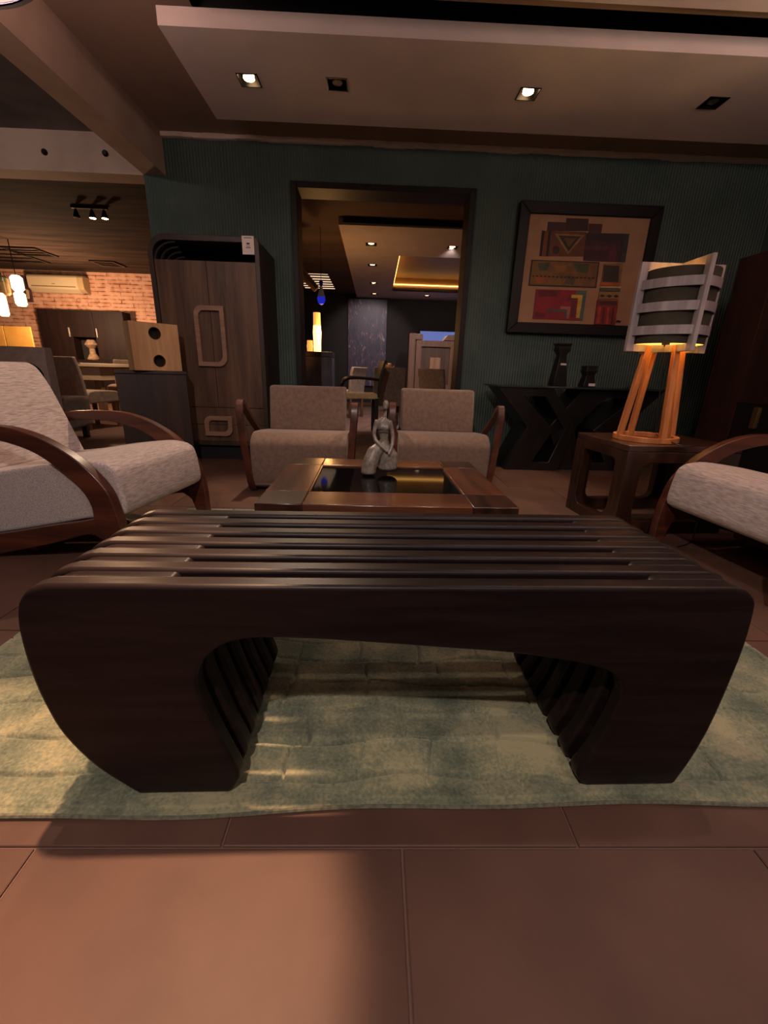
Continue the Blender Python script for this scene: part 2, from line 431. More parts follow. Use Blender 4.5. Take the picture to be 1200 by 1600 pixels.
# ------------------------------------------------------------------ rug
def make_rug():
    x0, x1, y0, y1 = -1.015, 1.143, .566, 2.25
    nx, ny = 640, 460
    xs = np.linspace(x0, x1, nx); ys = np.linspace(0, 1, ny) ** 1.25
    X, V = np.meshgrid(xs, ys)
    front = .561 + .004 * np.sin(X * 5.1 + .6) + .004 * np.sin(X * 11.3 + 2) + .0245 * X
    Y = front + (y1 - front) * V
    # carved blocks: rows with wobbling joints, staggered uneven columns
    wob = .010 * np.sin(X * 9 + 3 * np.sin(Y * 7)) + .006 * np.sin(X * 23 + Y * 5)
    rowh = .088
    vrow = (Y + wob) / rowh; row = np.floor(vrow); fr = np.abs(vrow - row - .5)
    dist_r = (.5 - fr) * rowh
    rs = np.random.RandomState(3); offs = rs.rand(80) * .2; wid = .12 + rs.rand(80) * .09
    ri = (row.astype(int)) % 80
    vc = (X + 5 + offs[ri] + .006 * np.sin(Y * 31 + row)) / wid[ri]; col = np.floor(vc); fc = np.abs(vc - col - .5)
    dist_c = (.5 - fc) * wid[ri]
    skip = (np.sin(row * 12.9 + col * 78.2) * 43758.5) % 1.0
    dist_c = np.where(skip < .3, .05, dist_c)
    skr = (np.sin(row * 3.7 + np.floor(X * 4) * 9.1) * 999.7) % 1.0
    dist_r = np.where(skr < .25, .02, dist_r)
    d = np.minimum(dist_r, dist_c)
    d = np.where((Y - front) < .03, .02, d)
    hb = ((np.sin(row * 7.31 + col * 3.17) * 5741.3) % 1.0) * .0025
    Z = .002 + (.0118 + hb) * (1 - np.exp(-(d / .0036) ** 2)) + .0006 * np.sin(X * 40 + Y * 17) * np.sin(Y * 37) + rs.randn(ny, nx) * .0003
    edge = np.minimum(np.minimum(X - x0, x1 - X), np.minimum(Y - front, y1 - Y))
    Z = np.where(edge < .012, Z * .6 + .002, Z)
    top = np.stack([X, Y, Z], -1).reshape(-1, 3)
    idx = np.arange(nx * ny).reshape(ny, nx)
    F = np.stack([idx[:-1, :-1], idx[:-1, 1:], idx[1:, 1:], idx[1:, :-1]], -1).reshape(-1, 4)
    ring = np.r_[idx[0, :], idx[1:, -1], idx[-1, -2::-1], idx[-2:0:-1, 0]]
    bot = top[ring].copy(); bot[:, 2] = .0005
    k = len(top); nR = len(ring)
    side = [(int(ring[(i + 1) % nR]), int(ring[i]), k + i, k + (i + 1) % nR) for i in range(nR)]
    me = bpy.data.meshes.new('rug'); me.from_pydata(np.vstack([top, bot]).tolist(), [], F.tolist() + side + [tuple(range(k + nR - 1, k - 1, -1))])
    for p in me.polygons: p.use_smooth = True
    m, nt, b = base('carved_green_rug', .97, 0, .1)
    v = coords(nt)
    n = nd(nt, 'ShaderNodeTexNoise', Scale=4.5, Detail=6, Roughness=.6); nt.links.new(v, n.inputs['Vector'])
    n2 = nd(nt, 'ShaderNodeTexNoise', Scale=160, Detail=2); nt.links.new(v, n2.inputs['Vector'])
    mx = nd(nt, 'ShaderNodeMath', operation='MULTIPLY_ADD'); mx.inputs[1].default_value = .30
    nt.links.new(n2.outputs['Fac'], mx.inputs[0]); nt.links.new(n.outputs['Fac'], mx.inputs[2])
    nt.links.new(ramp(nt, mx.outputs[0], [(.52, (84, 92, 76)), (.64, (116, 120, 98)), (.76, (152, 146, 114))]), b.inputs['Base Color'])
    add_bump(nt, b, n2.outputs['Fac'], .25, .003); b.inputs['Sheen Weight'].default_value = .3
    me.materials.append(m)
    t = thing('area_rug', 'grey-green carved pile rug under the bench and coffee table', 'rug', (0, 0, 0))
    link('pile', me, t)
    fe = [tuple(top[i]) for i in idx[0, ::2]]
    s = MB(); s.tube([(p[0], p[1] - .001, 0.006) for p in fe], .0045, 6)
    obj('stitched_edge', s, mat('rug_binding', (88, 88, 72), (112, 110, 90), rough=.9, ns=120, lo=.4, hi=.6), t)
make_rug()
RZ = .0152

# ------------------------------------------------------------------ slatted bench
def make_bench():
    t = thing('slatted_bench', 'dark espresso bench of seven parallel arched planks on the rug', 'bench', (.085, .591, RZ), R(1.4))
    d = .0105
    L = cr([(-.574, .437), (-.600, .428), (-.617, .410), (-.626, .385), (-.631, .345), (-.630, .273), (-.621, .208), (-.604, .147), (-.563, .076), (-.499, d)], 4)
    B = [(-.334, d)] + cr([(-.322, .032), (-.317, .057), (-.337, .121), (-.358, .192), (-.369, .239), (-.368, .271), (-.352, .303), (-.324, .327), (-.288, .339), (-.247, .342), (-.165, .339), (-.061, .331), (.045, .322), (.154, .312), (.245, .297), (.31, .281), (.343, .264), (.362, .234), (.363, .204), (.349, .139), (.330, .078), (.315, .043), (.322, .02)], 4) + [(.338, d)]
    O = cr([(.512, d), (.532, .074), (.547, .151), (.556, .251), (.559, .331), (.555, .394), (.549, .415), (.533, .430), (.509, .437)], 4)
    prof = [(x, z - d) for x, z in L + B + O]
    n = 7; th = .035; pitch_ = (.372 - th) / (n - 1)
    me = None
    for k in range(n):
        if me is None:
            o = obj('plank', MB().prism(prof, 0, th, 'xz'), m_espresso, t, bevel=.007, seg=3); me = o
        else:
            o = me.copy(); COL.objects.link(o); o.parent = t
        o.location = (0, k * pitch_, 0)
    g0, g1 = th + .0004, pitch_ - .0004
    sp = rrect(-.606, -.395, .25 - d, .4335 - d, (.01, .02, .012, .05)); sq = rrect(.388, .540, .25 - d, .4345 - d, (.02, .01, .028, .022))
    for k in range(n - 1):
        y = k * pitch_
        for poly in (sp, sq): obj('spacer_block', MB().prism(poly, y + g0, y + g1, 'xz'), m_espresso, t, bevel=.002)
make_bench()

# ------------------------------------------------------------------ coffee table
def make_coffee():
    t = thing('coffee_table', 'square brown wooden coffee table with a black glass inset', 'table', (.040, 1.455, RZ), R(.7))
    hx, hy, z1, z0, w_ = .372, .325, .388, .318, .132
    ix, iy = hx - w_, hy - w_
    for sx in (-1, 1):
        x = sorted((sx * hx, sx * ix))
        obj('side_rail', MB().box(x[0], x[1], -iy, iy, z0, z1), m_table_y, t, bevel=.003)
        y = sorted((sx * hy, sx * iy))
        obj('end_rail', MB().box(-ix, ix, y[0], y[1], z0, z1), m_table, t, bevel=.003)
        for sy in (-1, 1):
            y = sorted((sy * hy, sy * iy))
            obj('corner_block', MB().box(x[0], x[1], y[0], y[1], z0, z1 + .0008), m_table_c, t, bevel=.003)
            lx = sorted((sx * (hx - .02), sx * (hx - .10))); ly = sorted((sy * (hy - .02), sy * (hy - .10)))
            obj('leg', MB().box(lx[0], lx[1], ly[0], ly[1], 0, z0), m_table_c, t, bevel=.003)
    mg = mat('black_glass', (10, 10, 11), rough=.05, spec=.12)
    obj('glass_inset', MB().box(-ix + .001, ix - .001, -iy + .001, iy - .001, z1 - .030, z1 - .006), mg, t)
    b = MB(); e = .005
    for a in ((-ix, ix, -iy, -iy + e), (-ix, ix, iy - e, iy), (-ix, -ix + e, -iy, iy), (ix - e, ix, -iy, iy)): b.box(*a, z1 - .02, z1 - .001)
    obj('inset_beading', b, m_table, t, smooth=False)
make_coffee()

# ------------------------------------------------------------------ seated woman sculpture
def make_statue():
    t = thing('figurine', 'grey stone abstract figurine of a seated woman on the coffee table glass', 'sculpture', (.028, 1.545, RZ + .3825), R(4))
    b = MB()
    def chain(pts, n=7):
        P = resample([tuple(p) for p in pts], n * (len(pts) - 1) + 1)
        for x, y, z, r in P: b.ellipsoid((x, y, z), (r, r, r), 12, 8)
    def blob(pts, n=8):
        P = resample([tuple(p) for p in pts], n * (len(pts) - 1) + 1)
        for x, y, z, rx, ry, rz_ in P: b.ellipsoid((x, y, z), (rx, ry, rz_), 20, 12)
    b.ellipsoid((.011, -.004, .2490), (.0105, .0125, .0168), 20, 14); b.ellipsoid((.010, -.009, .2420), (.0075, .008, .010), 16, 10)
    chain([(.0117, 0, .236, .0052), (.0113, 0, .222, .0055), (.009, 0, .208, .008)])
    blob([(.006, 0, .200, .012, .010, .008), (.005, 0, .187, .025, .013, .013), (.005, -.002, .170, .022, .015, .012), (.006, 0, .152, .017, .012, .010), (.009, 0, .125, .015, .012, .012), (.006, .002, .100, .026, .020, .016)])
    b.ellipsoid((-.004, -.011, .170), (.0095, .008, .009)); b.ellipsoid((.014, -.011, .170), (.0095, .008, .009))
    chain([(-.020, 0, .190, .0085), (-.0265, -.002, .165, .0078), (-.0285, -.006, .143, .0074), (-.0235, -.013, .126, .0072), (-.004, -.026, .106, .0068), (.0165, -.032, .090, .0058)])
    chain([(.029, 0, .188, .0085), (.036, -.002, .163, .0078), (.0395, -.006, .136, .0074), (.0375, -.015, .115, .0072), (.031, -.026, .095, .0065), (.0245, -.034, .080, .0052)])
    # lap and the two trouser-like skirt lobes
    blob([(-.006, -.004, .098, .026, .022, .020), (-.026, -.012, .082, .028, .026, .024), (-.040, -.020, .050, .028, .027, .026), (-.047, -.024, .024, .027, .026, .022), (-.048, -.024, .012, .0275, .026, .013)])
    blob([(.016, .004, .092, .028, .024, .022), (.026, .002, .068, .035, .028, .026), (.026, .002, .046, .037, .030, .028), (.024, .000, .026, .037, .030, .017)])
    me = bpy.data.meshes.new('figure'); me.from_pydata(b.v, [], b.f)
    ms = mat('grey_stone', (104, 94, 84), (140, 127, 114), rough=.38, ns=70, detail=5, bump=.1, bs=200)
    me.materials.append(ms)
    o = link('figure', me, t)
    r = o.modifiers.new('remesh', 'REMESH'); r.mode = 'VOXEL'; r.voxel_size = .0019; r.use_smooth_shade = True
    s = o.modifiers.new('smooth', 'SMOOTH'); s.factor = .6; s.iterations = 5
    obj('bodice_band', MB().box(-.0125, .0235, -.0148, -.0118, .1535, .1562), mat('dark_band', (52, 46, 42), rough=.6), t, bevel=.001)
make_statue()

# ------------------------------------------------------------------ lounge chairs with arched arms
f_grey = fabric('grey_melange_fabric', (158, 143, 138), (202, 185, 180), ns=62, stretch=(.4, 3, 3))
f_taupe = fabric('taupe_velour', (108, 89, 79), (124, 102, 91), ns=40, bump=.2)
def make_lounge(label, loc, rz):
    t = thing('lounge_chair', label, 'armchair', loc, rz, 'lounge chairs with arched wooden arms')
    O = resample(cr([(-.010, 0), (-.010, .09), (-.006, .173), (.004, .231), (.028, .316), (.092, .396), (.168, .454), (.268, .503), (.373, .529), (.482, .534), (.604, .530), (.719, .516), (.80, .49), (.85, .44), (.868, .36), (.86, .2), (.845, 0)], 5), 90)
    I = resample(cr([(.042, 0), (.050, .05), (.076, .13), (.098, .20), (.100, .25), (.126, .309), (.2, .383), (.284, .441), (.389, .474), (.49, .487), (.61, .485), (.71, .472), (.77, .45), (.81, .41), (.822, .35), (.812, .2), (.79, 0)], 5), 90)
    rt = resample(cr([(.085, .205), (.156, .186), (.3, .157), (.49, .115), (.66, .082), (.82, .06)], 5), 24)
    rb = resample(cr([(.060, .098), (.095, .126), (.14, .136), (.3, .086), (.516, .030), (.62, .006), (.80, .012)], 5), 24)
    for s in (-1, 1):
        mb = MB(); x0, x1 = sorted((s * .278, s * .318))
        mb.band(O, I, x0, x1, 'yz'); 
        o = obj('arm_frame', mb, m_redwood, t, bevel=.004)
        mb = MB(); mb.band(rt, rb, x0 + .004, x1 - .004, 'yz')
        obj('side_rail', mb, m_redwood, o, bevel=.003)
    seat = cr([(.004, .215), (-.004, .24), (.000, .30), (.013, .370), (.035, .394), (.066, .405), (.142, .41), (.331, .385), (.511, .351), (.72, .325)], 4) + cr([(.72, .07), (.552, .097), (.256, .162), (.156, .184), (.03, .198)], 4)
    obj('seat_cushion', MB().prism(seat, -.274, .274, 'yz'), f_grey, t, bevel=.018, seg=4)
    bk = cr([(.60, .335), (.655, .48), (.71, .624), (.757, .711), (.79, .741), (.83, .750), (.865, .73), (.868, .69), (.83, .56), (.775, .40), (.76, .32)], 5)
    obj('backrest', MB().prism(bk, -.262, .262, 'yz'), f_grey, t, bevel=.03, seg=5)
    obj('front_rail', MB().box(-.276, .276, .42, .45, .03, .115), m_redwood, t, bevel=.004)
    return t
lc = make_lounge('pale grey lounge chair with arched wooden arms, beside the bench left end', (-.90, 1.82, 0), R(82))
copy_thing(lc, (1.398, 1.60, 0), R(-83.5), 'pale grey lounge chair with arched wooden arms, beside the slatted lamp table')

# ------------------------------------------------------------------ two low armchairs facing the camera
def make_low(label, loc, rz):
    t = thing('low_armchair', label, 'armchair', loc, rz, 'low taupe armchairs behind the coffee table')
    seat = cr([(.02, .045), (.002, .10), (-.004, .2), (.0, .29), (.022, .335), (.07, .365), (.14, .374), (.4, .352), (.6, .33)], 4) + [(.6, .09), (.3, .05), (.05, .03)]
    # puffed seat: narrower at the upper corners
    obj('seat_cushion', MB().prism(seat, -.298, .298, 'yz'), f_taupe, t, bevel=.035, seg=5)
    bk = [(.44, .34), (.50, .63), (.51, .643), (.60, .643), (.62, .63), (.60, .34)]
    obj('backrest', MB().prism(bk, -.268, .268, 'yz'), f_taupe, t, bevel=.016, seg=4)
    for s in (-1, 1):
        pc = cr([(.09, .012), (.035, .03), (.008, .09), (-.008, .2), (-.012, .34), (-.008, .47), (.004, .535), (.028, .562), (.06, .555), (.10, .525), (.25, .42), (.42, .315), (.52, .23), (.60, .12), (.64, .012)], 5)
        n = len(pc); outer = []; inner = []
        for i, p in enumerate(pc):
            a = pc[max(i - 1, 0)]; c = pc[min(i + 1, n - 1)]
            dx, dz = c[0] - a[0], c[1] - a[1]; l = math.hypot(dx, dz); nx_, nz_ = dz / l, -dx / l
            outer.append((p[0] - nx_ * .012, p[1] - nz_ * .012)); inner.append((p[0] + nx_ * .012, p[1] + nz_ * .012))
        mb = MB(); mb.band(outer, inner, -.021, .021, 'yz')
        # the strip leans outwards as it rises
        mb.v = [(x + s * (.302 + .040 * min(1, max(0, z) / .5)), y, max(z, 0)) for x, y, z in mb.v]
        obj('arm_frame', mb, m_redwood, t, bevel=.003)
    obj('cross_rail', MB().box(-.305, .305, .10, .15, .012, .055), m_redwood, t, bevel=.003)
    return t
la = make_low('low taupe armchair left of the figurine, in front of the doorway', (-.465, 2.62, 0), R(1))
copy_thing(la, (.455, 2.72, 0), R(-1), 'low taupe armchair right of the figurine, nearer the black console')
PATCHES = [
 ((58, 30, 24), [(1.558, 2.012), (1.746, 2.014), (1.757, 1.925), (1.567, 1.918)]),
 ((70, 34, 36), [(1.408, 1.982), (1.563, 1.981), (1.567, 1.918), (1.408, 1.915)]),
 ((74, 36, 26), [(1.753, 1.98), (1.87, 1.98), (1.871, 1.913), (1.759, 1.913)]),
 ((24, 14, 12), [(1.367, 1.917), (1.392, 1.915), (1.392, 1.727), (1.371, 1.729)]),
 ((120, 62, 28), [(1.392, 1.915), (1.422, 1.914), (1.429, 1.728), (1.392, 1.727)]),
 ((40, 24, 16), [(1.422, 1.914), (1.445, 1.915), (1.45, 1.729), (1.429, 1.728)]),
 ((112, 58, 30), [(1.445, 1.915), (1.743, 1.918), (1.753, 1.738), (1.45, 1.729)]),
 ((150, 112, 58), [(1.475, 1.897), (1.734, 1.897), (1.615, 1.749)]),
 ((52, 40, 24), [(1.511, 1.885), (1.702, 1.885), (1.615, 1.77)]),
 ((104, 70, 40), [(1.56, 1.869), (1.664, 1.869), (1.612, 1.804)]),
 ((60, 30, 34), [(1.476, 1.798), (1.504, 1.809), (1.536, 1.796), (1.538, 1.761), (1.511, 1.745), (1.479, 1.756)]),
 ((46, 30, 36), [(1.744, 1.912), (2.11, 1.917), (2.117, 1.706), (1.754, 1.706)]),
 ((66, 30, 36), [(1.751, 1.854), (2.049, 1.859), (2.06, 1.706), (1.756, 1.712)]),
 ((92, 32, 50), [(1.748, 1.819), (2.022, 1.822), (2.032, 1.709), (1.753, 1.715)]),
 ((62, 26, 34), [(1.749, 1.789), (1.967, 1.791), (1.971, 1.713), (1.752, 1.718)]),
 ((50, 52, 48), [(2.068, 1.915), (2.11, 1.917), (2.117, 1.706), (2.075, 1.707)]),
 ((46, 28, 16), [(1.309, 1.698), (1.896, 1.699), (1.904, 1.502), (1.308, 1.501)]),
 ((128, 86, 40), [(1.321, 1.69), (1.886, 1.691), (1.893, 1.51), (1.318, 1.51)]),
 ((66, 74, 40), [(1.365, 1.674), (1.474, 1.684), (1.456, 1.623), (1.387, 1.614)]),
 ((70, 80, 44), [(1.668, 1.685), (1.807, 1.683), (1.807, 1.61), (1.707, 1.619)]),
 ((150, 98, 40), [(1.505, 1.661), (1.616, 1.665), (1.61, 1.616), (1.528, 1.607)]),
 ((80, 72, 44), [(1.628, 1.592), (1.715, 1.576), (1.697, 1.514), (1.624, 1.53)]),
 ((160, 84, 36), [(1.353, 1.564), (1.463, 1.574), (1.457, 1.522), (1.372, 1.524)]),
 ((150, 26, 40), [(1.38, 1.475), (1.824, 1.477), (1.828, 1.24), (1.382, 1.24)]),
 ((104, 20, 30), [(1.392, 1.465), (1.564, 1.466), (1.565, 1.428), (1.417, 1.411)]),
 ((104, 20, 30), [(1.391, 1.295), (1.493, 1.285), (1.483, 1.251), (1.391, 1.253)]),
 ((78, 104, 92), [(1.732, 1.474), (1.824, 1.477), (1.828, 1.24), (1.796, 1.24), (1.789, 1.44), (1.732, 1.441)]),
 ((222, 176, 60), [(1.696, 1.441), (1.795, 1.442), (1.796, 1.258), (1.764, 1.259), (1.757, 1.415), (1.697, 1.416)]),
 ((110, 40, 40), [(1.658, 1.412), (1.743, 1.413), (1.75, 1.26), (1.712, 1.258), (1.705, 1.388), (1.659, 1.39)]),
 ((178, 108, 84), [(1.612, 1.347), (1.705, 1.346), (1.702, 1.253), (1.68, 1.252), (1.676, 1.323), (1.612, 1.325)]),
 ((82, 80, 74), [(1.494, 1.321), (1.677, 1.323), (1.676, 1.249), (1.656, 1.251), (1.655, 1.301), (1.493, 1.301)]),
 ((140, 100, 52), [(1.936, 1.685), (2.096, 1.7), (2.109, 1.543), (1.94, 1.543)]),
 ((58, 44, 36), [(1.941, 1.676), (2.071, 1.676), (2.085, 1.551), (1.947, 1.55)]),
 ((206, 96, 44), [(1.934, 1.544), (2.112, 1.546), (2.114, 1.524), (1.936, 1.521)]),
 ((226, 190, 140), [(1.934, 1.515), (2.115, 1.519), (2.116, 1.506), (1.935, 1.503)]),
 ((92, 88, 68), [(1.936, 1.499), (2.114, 1.502), (2.117, 1.481), (1.937, 1.478)]),
 ((160, 120, 60), [(1.935, 1.471), (2.115, 1.473), (2.119, 1.42), (1.939, 1.417)]),
 ((36, 24, 20), [(1.94, 1.44), (1.963, 1.453), (1.991, 1.442), (1.968, 1.428)]),
 ((36, 24, 20), [(2.003, 1.44), (2.026, 1.453), (2.054, 1.441), (2.031, 1.428)]),
 ((36, 24, 20), [(2.062, 1.44), (2.085, 1.454), (2.113, 1.442), (2.09, 1.428)]),
 ((140, 40, 34), [(1.932, 1.407), (2.117, 1.41), (2.126, 1.211), (1.94, 1.213)]),
 ((84, 36, 34), [(1.951, 1.397), (2.105, 1.4), (2.106, 1.366), (1.951, 1.367)]),
 ((190, 64, 44), [(1.954, 1.351), (1.971, 1.352), (1.979, 1.22), (1.959, 1.219)]),
 ((96, 24, 26), [(1.991, 1.352), (2.008, 1.353), (2.02, 1.218), (1.999, 1.22)]),
 ((190, 64, 44), [(2.029, 1.351), (2.046, 1.352), (2.058, 1.217), (2.041, 1.216)]),
 ((96, 24, 26), [(2.074, 1.353), (2.089, 1.353), (2.102, 1.216), (2.085, 1.215)]),
 ((60, 34, 26), [(2.138, 1.251), (2.15, 1.251), (2.148, 1.233), (2.136, 1.232)]),
 ((60, 34, 26), [(2.156, 1.249), (2.174, 1.247), (2.169, 1.231), (2.157, 1.233)]),
]
DOTS = [(1.337, 1.575), (1.372, 1.575), (1.407, 1.575), (1.442, 1.575), (1.477, 1.575), (1.512, 1.575), (1.547, 1.575), (1.582, 1.575), (1.617, 1.575), (1.652, 1.575), (1.687, 1.575), (1.722, 1.575), (1.757, 1.575), (1.792, 1.575), (1.827, 1.575), (1.862, 1.576)]
# ------------------------------------------------------------------ side table
m_side = wood('dark_side_table_wood', (34, 19, 14), (60, 34, 24), 'z', rough=.3, k=.9, coat=.3, bump=.08)
def ring_band(mb, x0, x1, z0, z1, fx0, fx1, fz0, fz1, r, a, b, plane):
    inner = rrect(fx0, fx1, fz0, fz1, r, 6); n = len(inner)
    outer = []
    cx, cz = (fx0 + fx1) / 2, (fz0 + fz1) / 2
    for q, (px, pz) in enumerate(((x0, z0), (x1, z0), (x1, z1), (x0, z1))):
        for k in range(7):
            ip = inner[q * 7 + k]
            # spread points along the two sides meeting at this corner
            if k < 3: outer.append((px, ip[1]) if q in (0, 2) else (ip[0], pz))
            elif k == 3: outer.append((px, pz))
            else: outer.append((ip[0], pz) if q in (0, 2) else (px, ip[1]))
    mb.band(outer, inner, a, b, plane, closed=True)
    return mb
def make_side():
    t = thing('side_table', 'dark wooden cube side table with rounded open sides under the slatted lamp', 'table', (1.225, 2.005, 0), R(4.5))
    w_, d_, h_ = .60, .47, .456; th = .045
    obj('table_top', MB().box(0, w_, 0, d_, h_ - .03, h_), wood('side_table_top_wood', (40, 22, 16), (74, 43, 31), 'x', rough=.28, coat=.4), t, bevel=.003)
    for y in (0, d_ - th):
        obj('frame_panel', ring_band(MB(), 0, w_, 0, h_ - .031, .085, w_ - .085, .07, h_ - .085, (.05, .05, .05, .05), y, y + th, 'xz'), m_side, t, bevel=.003)
    for x in (0, w_ - th):
        obj('frame_panel', ring_band(MB(), th + .0005, d_ - th - .0005, 0, h_ - .031, .085, d_ - .085, .06, h_ - .075, (.09, .05, .03, .03), x, x + th, 'yz'), m_side, t, bevel=.002)
make_side()
STZ = .456

# ------------------------------------------------------------------ slatted lamp
m_lampwood = wood('orange_pine', (156, 88, 44), (204, 130, 74), 'z', rough=.5, k=1.0, bump=.1)
m_white_wood = wood('whitewashed_wood', (134, 122, 124), (168, 156, 156), 'z', rough=.5, k=1.2, bump=.1)
def make_lamp():
    cx, cy = 1.43, 2.225
    t = thing('table_lamp', 'lit table lamp with whitewashed slat frames, dark shade and orange pine legs', 'lamp', (cx, cy, STZ + .0005))
    zb, zt, Rf = .888 - STZ, 1.278 - STZ, .200
    rg = MB(); rg.band([(.153 * math.cos(a), .153 * math.sin(a)) for a in np.linspace(0, 2 * PI, 49)[:-1]], [(.128 * math.cos(a), .128 * math.sin(a)) for a in np.linspace(0, 2 * PI, 49)[:-1]], 0, .026, 'xy', closed=True)
    obj('base_ring', rg, m_lampwood, t, bevel=.002)
    for k in range(4):
        a = k * PI / 2
        p = (.141 * math.cos(a), .141 * math.sin(a), .002); q = (.086 * math.cos(a), .086 * math.sin(a), zb + .03)
        obj('leg', MB().bar(p, q, .0135, .0135), m_lampwood, t, bevel=.002)
    pw, pt = .036, .010
    for nm, ax in (('cross_frame', 0), ('cross_frame', 1)):
        for s in (-1, 1):
            mb = MB()
            post = sorted((s * Rf, s * (Rf - pw)))
            inn = sorted((s * (Rf - pw), s * (pt if ax else 0)))
            def bx(a0, a1, z0, z1):
                if ax == 0: mb.box(a0, a1, -pt, pt, z0, z1)
                else: mb.box(-pt, pt, a0, a1, z0, z1)
            f = MB() if False else mb
            bx(post[0], post[1], zb, zt)
            o = obj('frame_post', mb, m_white_wood, t, bevel=.002)
            mb = MB(); bx(inn[0], inn[1], zt - .034, zt); obj('top_rail', mb, m_white_wood, t, bevel=.002)
            mb = MB(); bx(inn[0], inn[1], zb, zb + .034); obj('bottom_rail', mb, m_white_wood, t, bevel=.002)
    H_ = zt - zb
    rr = Rf - .012
    for fz in (.235, .490, .745):
        zc = zb + H_ * fz
        for k in range(4):
            a0, a1 = k * PI / 2 + .05, (k + 1) * PI / 2 - .05
            # flattened bowed strip between two posts
            P0 = Vector((rr * math.cos(k * PI / 2), rr * math.sin(k * PI / 2))); P1 = Vector((rr * math.cos((k + 1) * PI / 2), rr * math.sin((k + 1) * PI / 2)))
            out = []; inn = []
            for i in range(17):
                u = i / 16; c = P0.lerp(P1, u); nrm = (P0 + P1).normalized(); c = c + nrm * (.034 * (1 - (2 * u - 1) ** 2))
                out.append((c.x, c.y)); d = c.normalized(); inn.append((c.x - d.x * .005, c.y - d.y * .005))
            obj('slat', MB().band(out, inn, zc - .0195, zc + .0195, 'xy'), m_white_wood, t)
    m_shade = mat('dark_olive_shade', (52, 46, 34), (62, 54, 40), rough=.85, ns=40)
    rs_ = .158
    A = [(rs_ * math.cos(a), rs_ * math.sin(a)) for a in np.linspace(0, 2 * PI, 65)[:-1]]; B = [(x * .985, y * .985) for x, y in A]
    sh = MB(); sh.band(A, B, zb + .034, zt - .036, 'xy', closed=True)
    shade = obj('shade', sh, m_shade, t)
    li = MB(); A2 = [(x * .983, y * .983) for x, y in A]; B2 = [(x * .978, y * .978) for x, y in A]
    li.band(A2, B2, zb + .036, zt - .038, 'xy', closed=True)
    obj('shade_lining', li, mat('cream_lining', (222, 196, 128), rough=.8), shade)
    bl = MB(); bl.ellipsoid((0, 0, zb + .17), (.028, .028, .036)); bl.lathe([(.014, zb + .11), (.014, zb + .14)], seg=16)
    obj('bulb', bl, glow('lamp_bulb', (255, 214, 140), 40), t)
    obj('bulb_holder', MB().lathe([(.006, zb + .01), (.018, zb + .03), (.018, zb + .11)], seg=18), m_black_lac, t)
    lamp('POINT', 'lamp_light', (cx, cy, STZ + zb + .17), 15, (1, .66, .30), t, .03)
    # cord from the lamp, over the table top and down to the floor
    cp = cr([(0.01, 0, zb + .01), (.012, -.02, .25), (.02, -.05, .05), (.03, -.10, .03), (.06, -.17, .003), (.12, -.19, .003), (.15, -.183, .004)], 6)
    obj('cord', MB().tube(cp, .0028, 6), m_black_lac, t)
make_lamp()

pc = thing('power_cord', 'thin black power cord hanging from the side table to the floor', 'cord', (1.61, 1.96, 0))
obj('cable', MB().tube(cr([(-.01, .045, .461), (0, .028, .459), (.008, .015, .43), (.012, .005, .2), (0, -.01, .02), (-.05, -.06, .0045), (-.15, -.115, .0045)], 8), .0028, 6), m_black_lac, pc)

# ------------------------------------------------------------------ console table and vases
def make_console():
    t = thing('console_table', 'black console table with chevron legs and glass top below the painting', 'table', (1.67, 3.50, 0))
    ox = 1.67
    def chev(pts, hol, y0, y1, nm):
        mb = MB(); n = len(pts)
        mb.band([(x - ox, z) for x, z in pts], [(x - ox, z) for x, z in hol], y0, y1, 'xz', closed=True)
        obj(nm, mb, m_black_lac, t, bevel=.004)
    chev([(.985, .668), (1.43, .668), (1.665, .36), (1.56, 0), (1.10, 0), (1.255, .36)], [(1.20, .605), (1.37, .605), (1.565, .35), (1.47, .07), (1.33, .07), (1.475, .34)], .0, .36, 'chevron_leg')
    chev([(2.36, .668), (1.69, .668), (1.455, .36), (1.60, 0), (2.24, 0), (2.08, .36)], [(2.12, .605), (1.90, .605), (1.66, .36), (1.79, .07), (1.98, .07), (1.83, .34)], .05, .36, 'chevron_leg')
    g = mat('console_glass', (44, 50, 48), rough=.06, spec=.7)
    obj('glass_top', MB().box(.965 - ox, 2.38 - ox, -.015, .42, .6685, .684), g, t, bevel=.003)
make_console()
m_vase = mat('black_vase_wood', (22, 17, 16), (34, 26, 22), rough=.4, ns=14)
def make_vase(label, x, y, prof, sq, tag_at):
    t = thing('tall_vase', label, 'vase', (x, y, .685), R(8), 'black vases on the console')
    mb = MB(); vs = []; fs = []
    n = len(prof)
    for hx, hy, z in prof: vs += [(-hx, -hy, z), (hx, -hy, z), (hx, hy, z), (-hx, hy, z)]
    for i in range(n - 1):
        for k in range(4): fs.append((4 * i + k, 4 * i + (k + 1) % 4, 4 * i + 4 + (k + 1) % 4, 4 * i + 4 + k))
    fs.append((3, 2, 1, 0)); L = 4 * (n - 1); fs.append((L, L + 1, L + 2, L + 3)); mb.add(vs, fs)
    obj('body', mb, m_vase, t, bevel=.004, seg=3)
    x0, x1, z0, z1, yy = tag_at
    obj('price_tag', MB().box(x0, x1, yy - .003, yy, z0, z1), m_white_tag, t)
make_vase('taller black vase with flared neck on the console', 1.545, 3.74, [(.062, .05, 0), (.05, .044, .10), (.034, .034, .21), (.030, .03, .245), (.055, .045, .285), (.050, .042, .30), (.050, .042, .318), (.058, .048, .322), (.058, .048, .335)], 0, (-.02, .03, .165, .18, -.043))
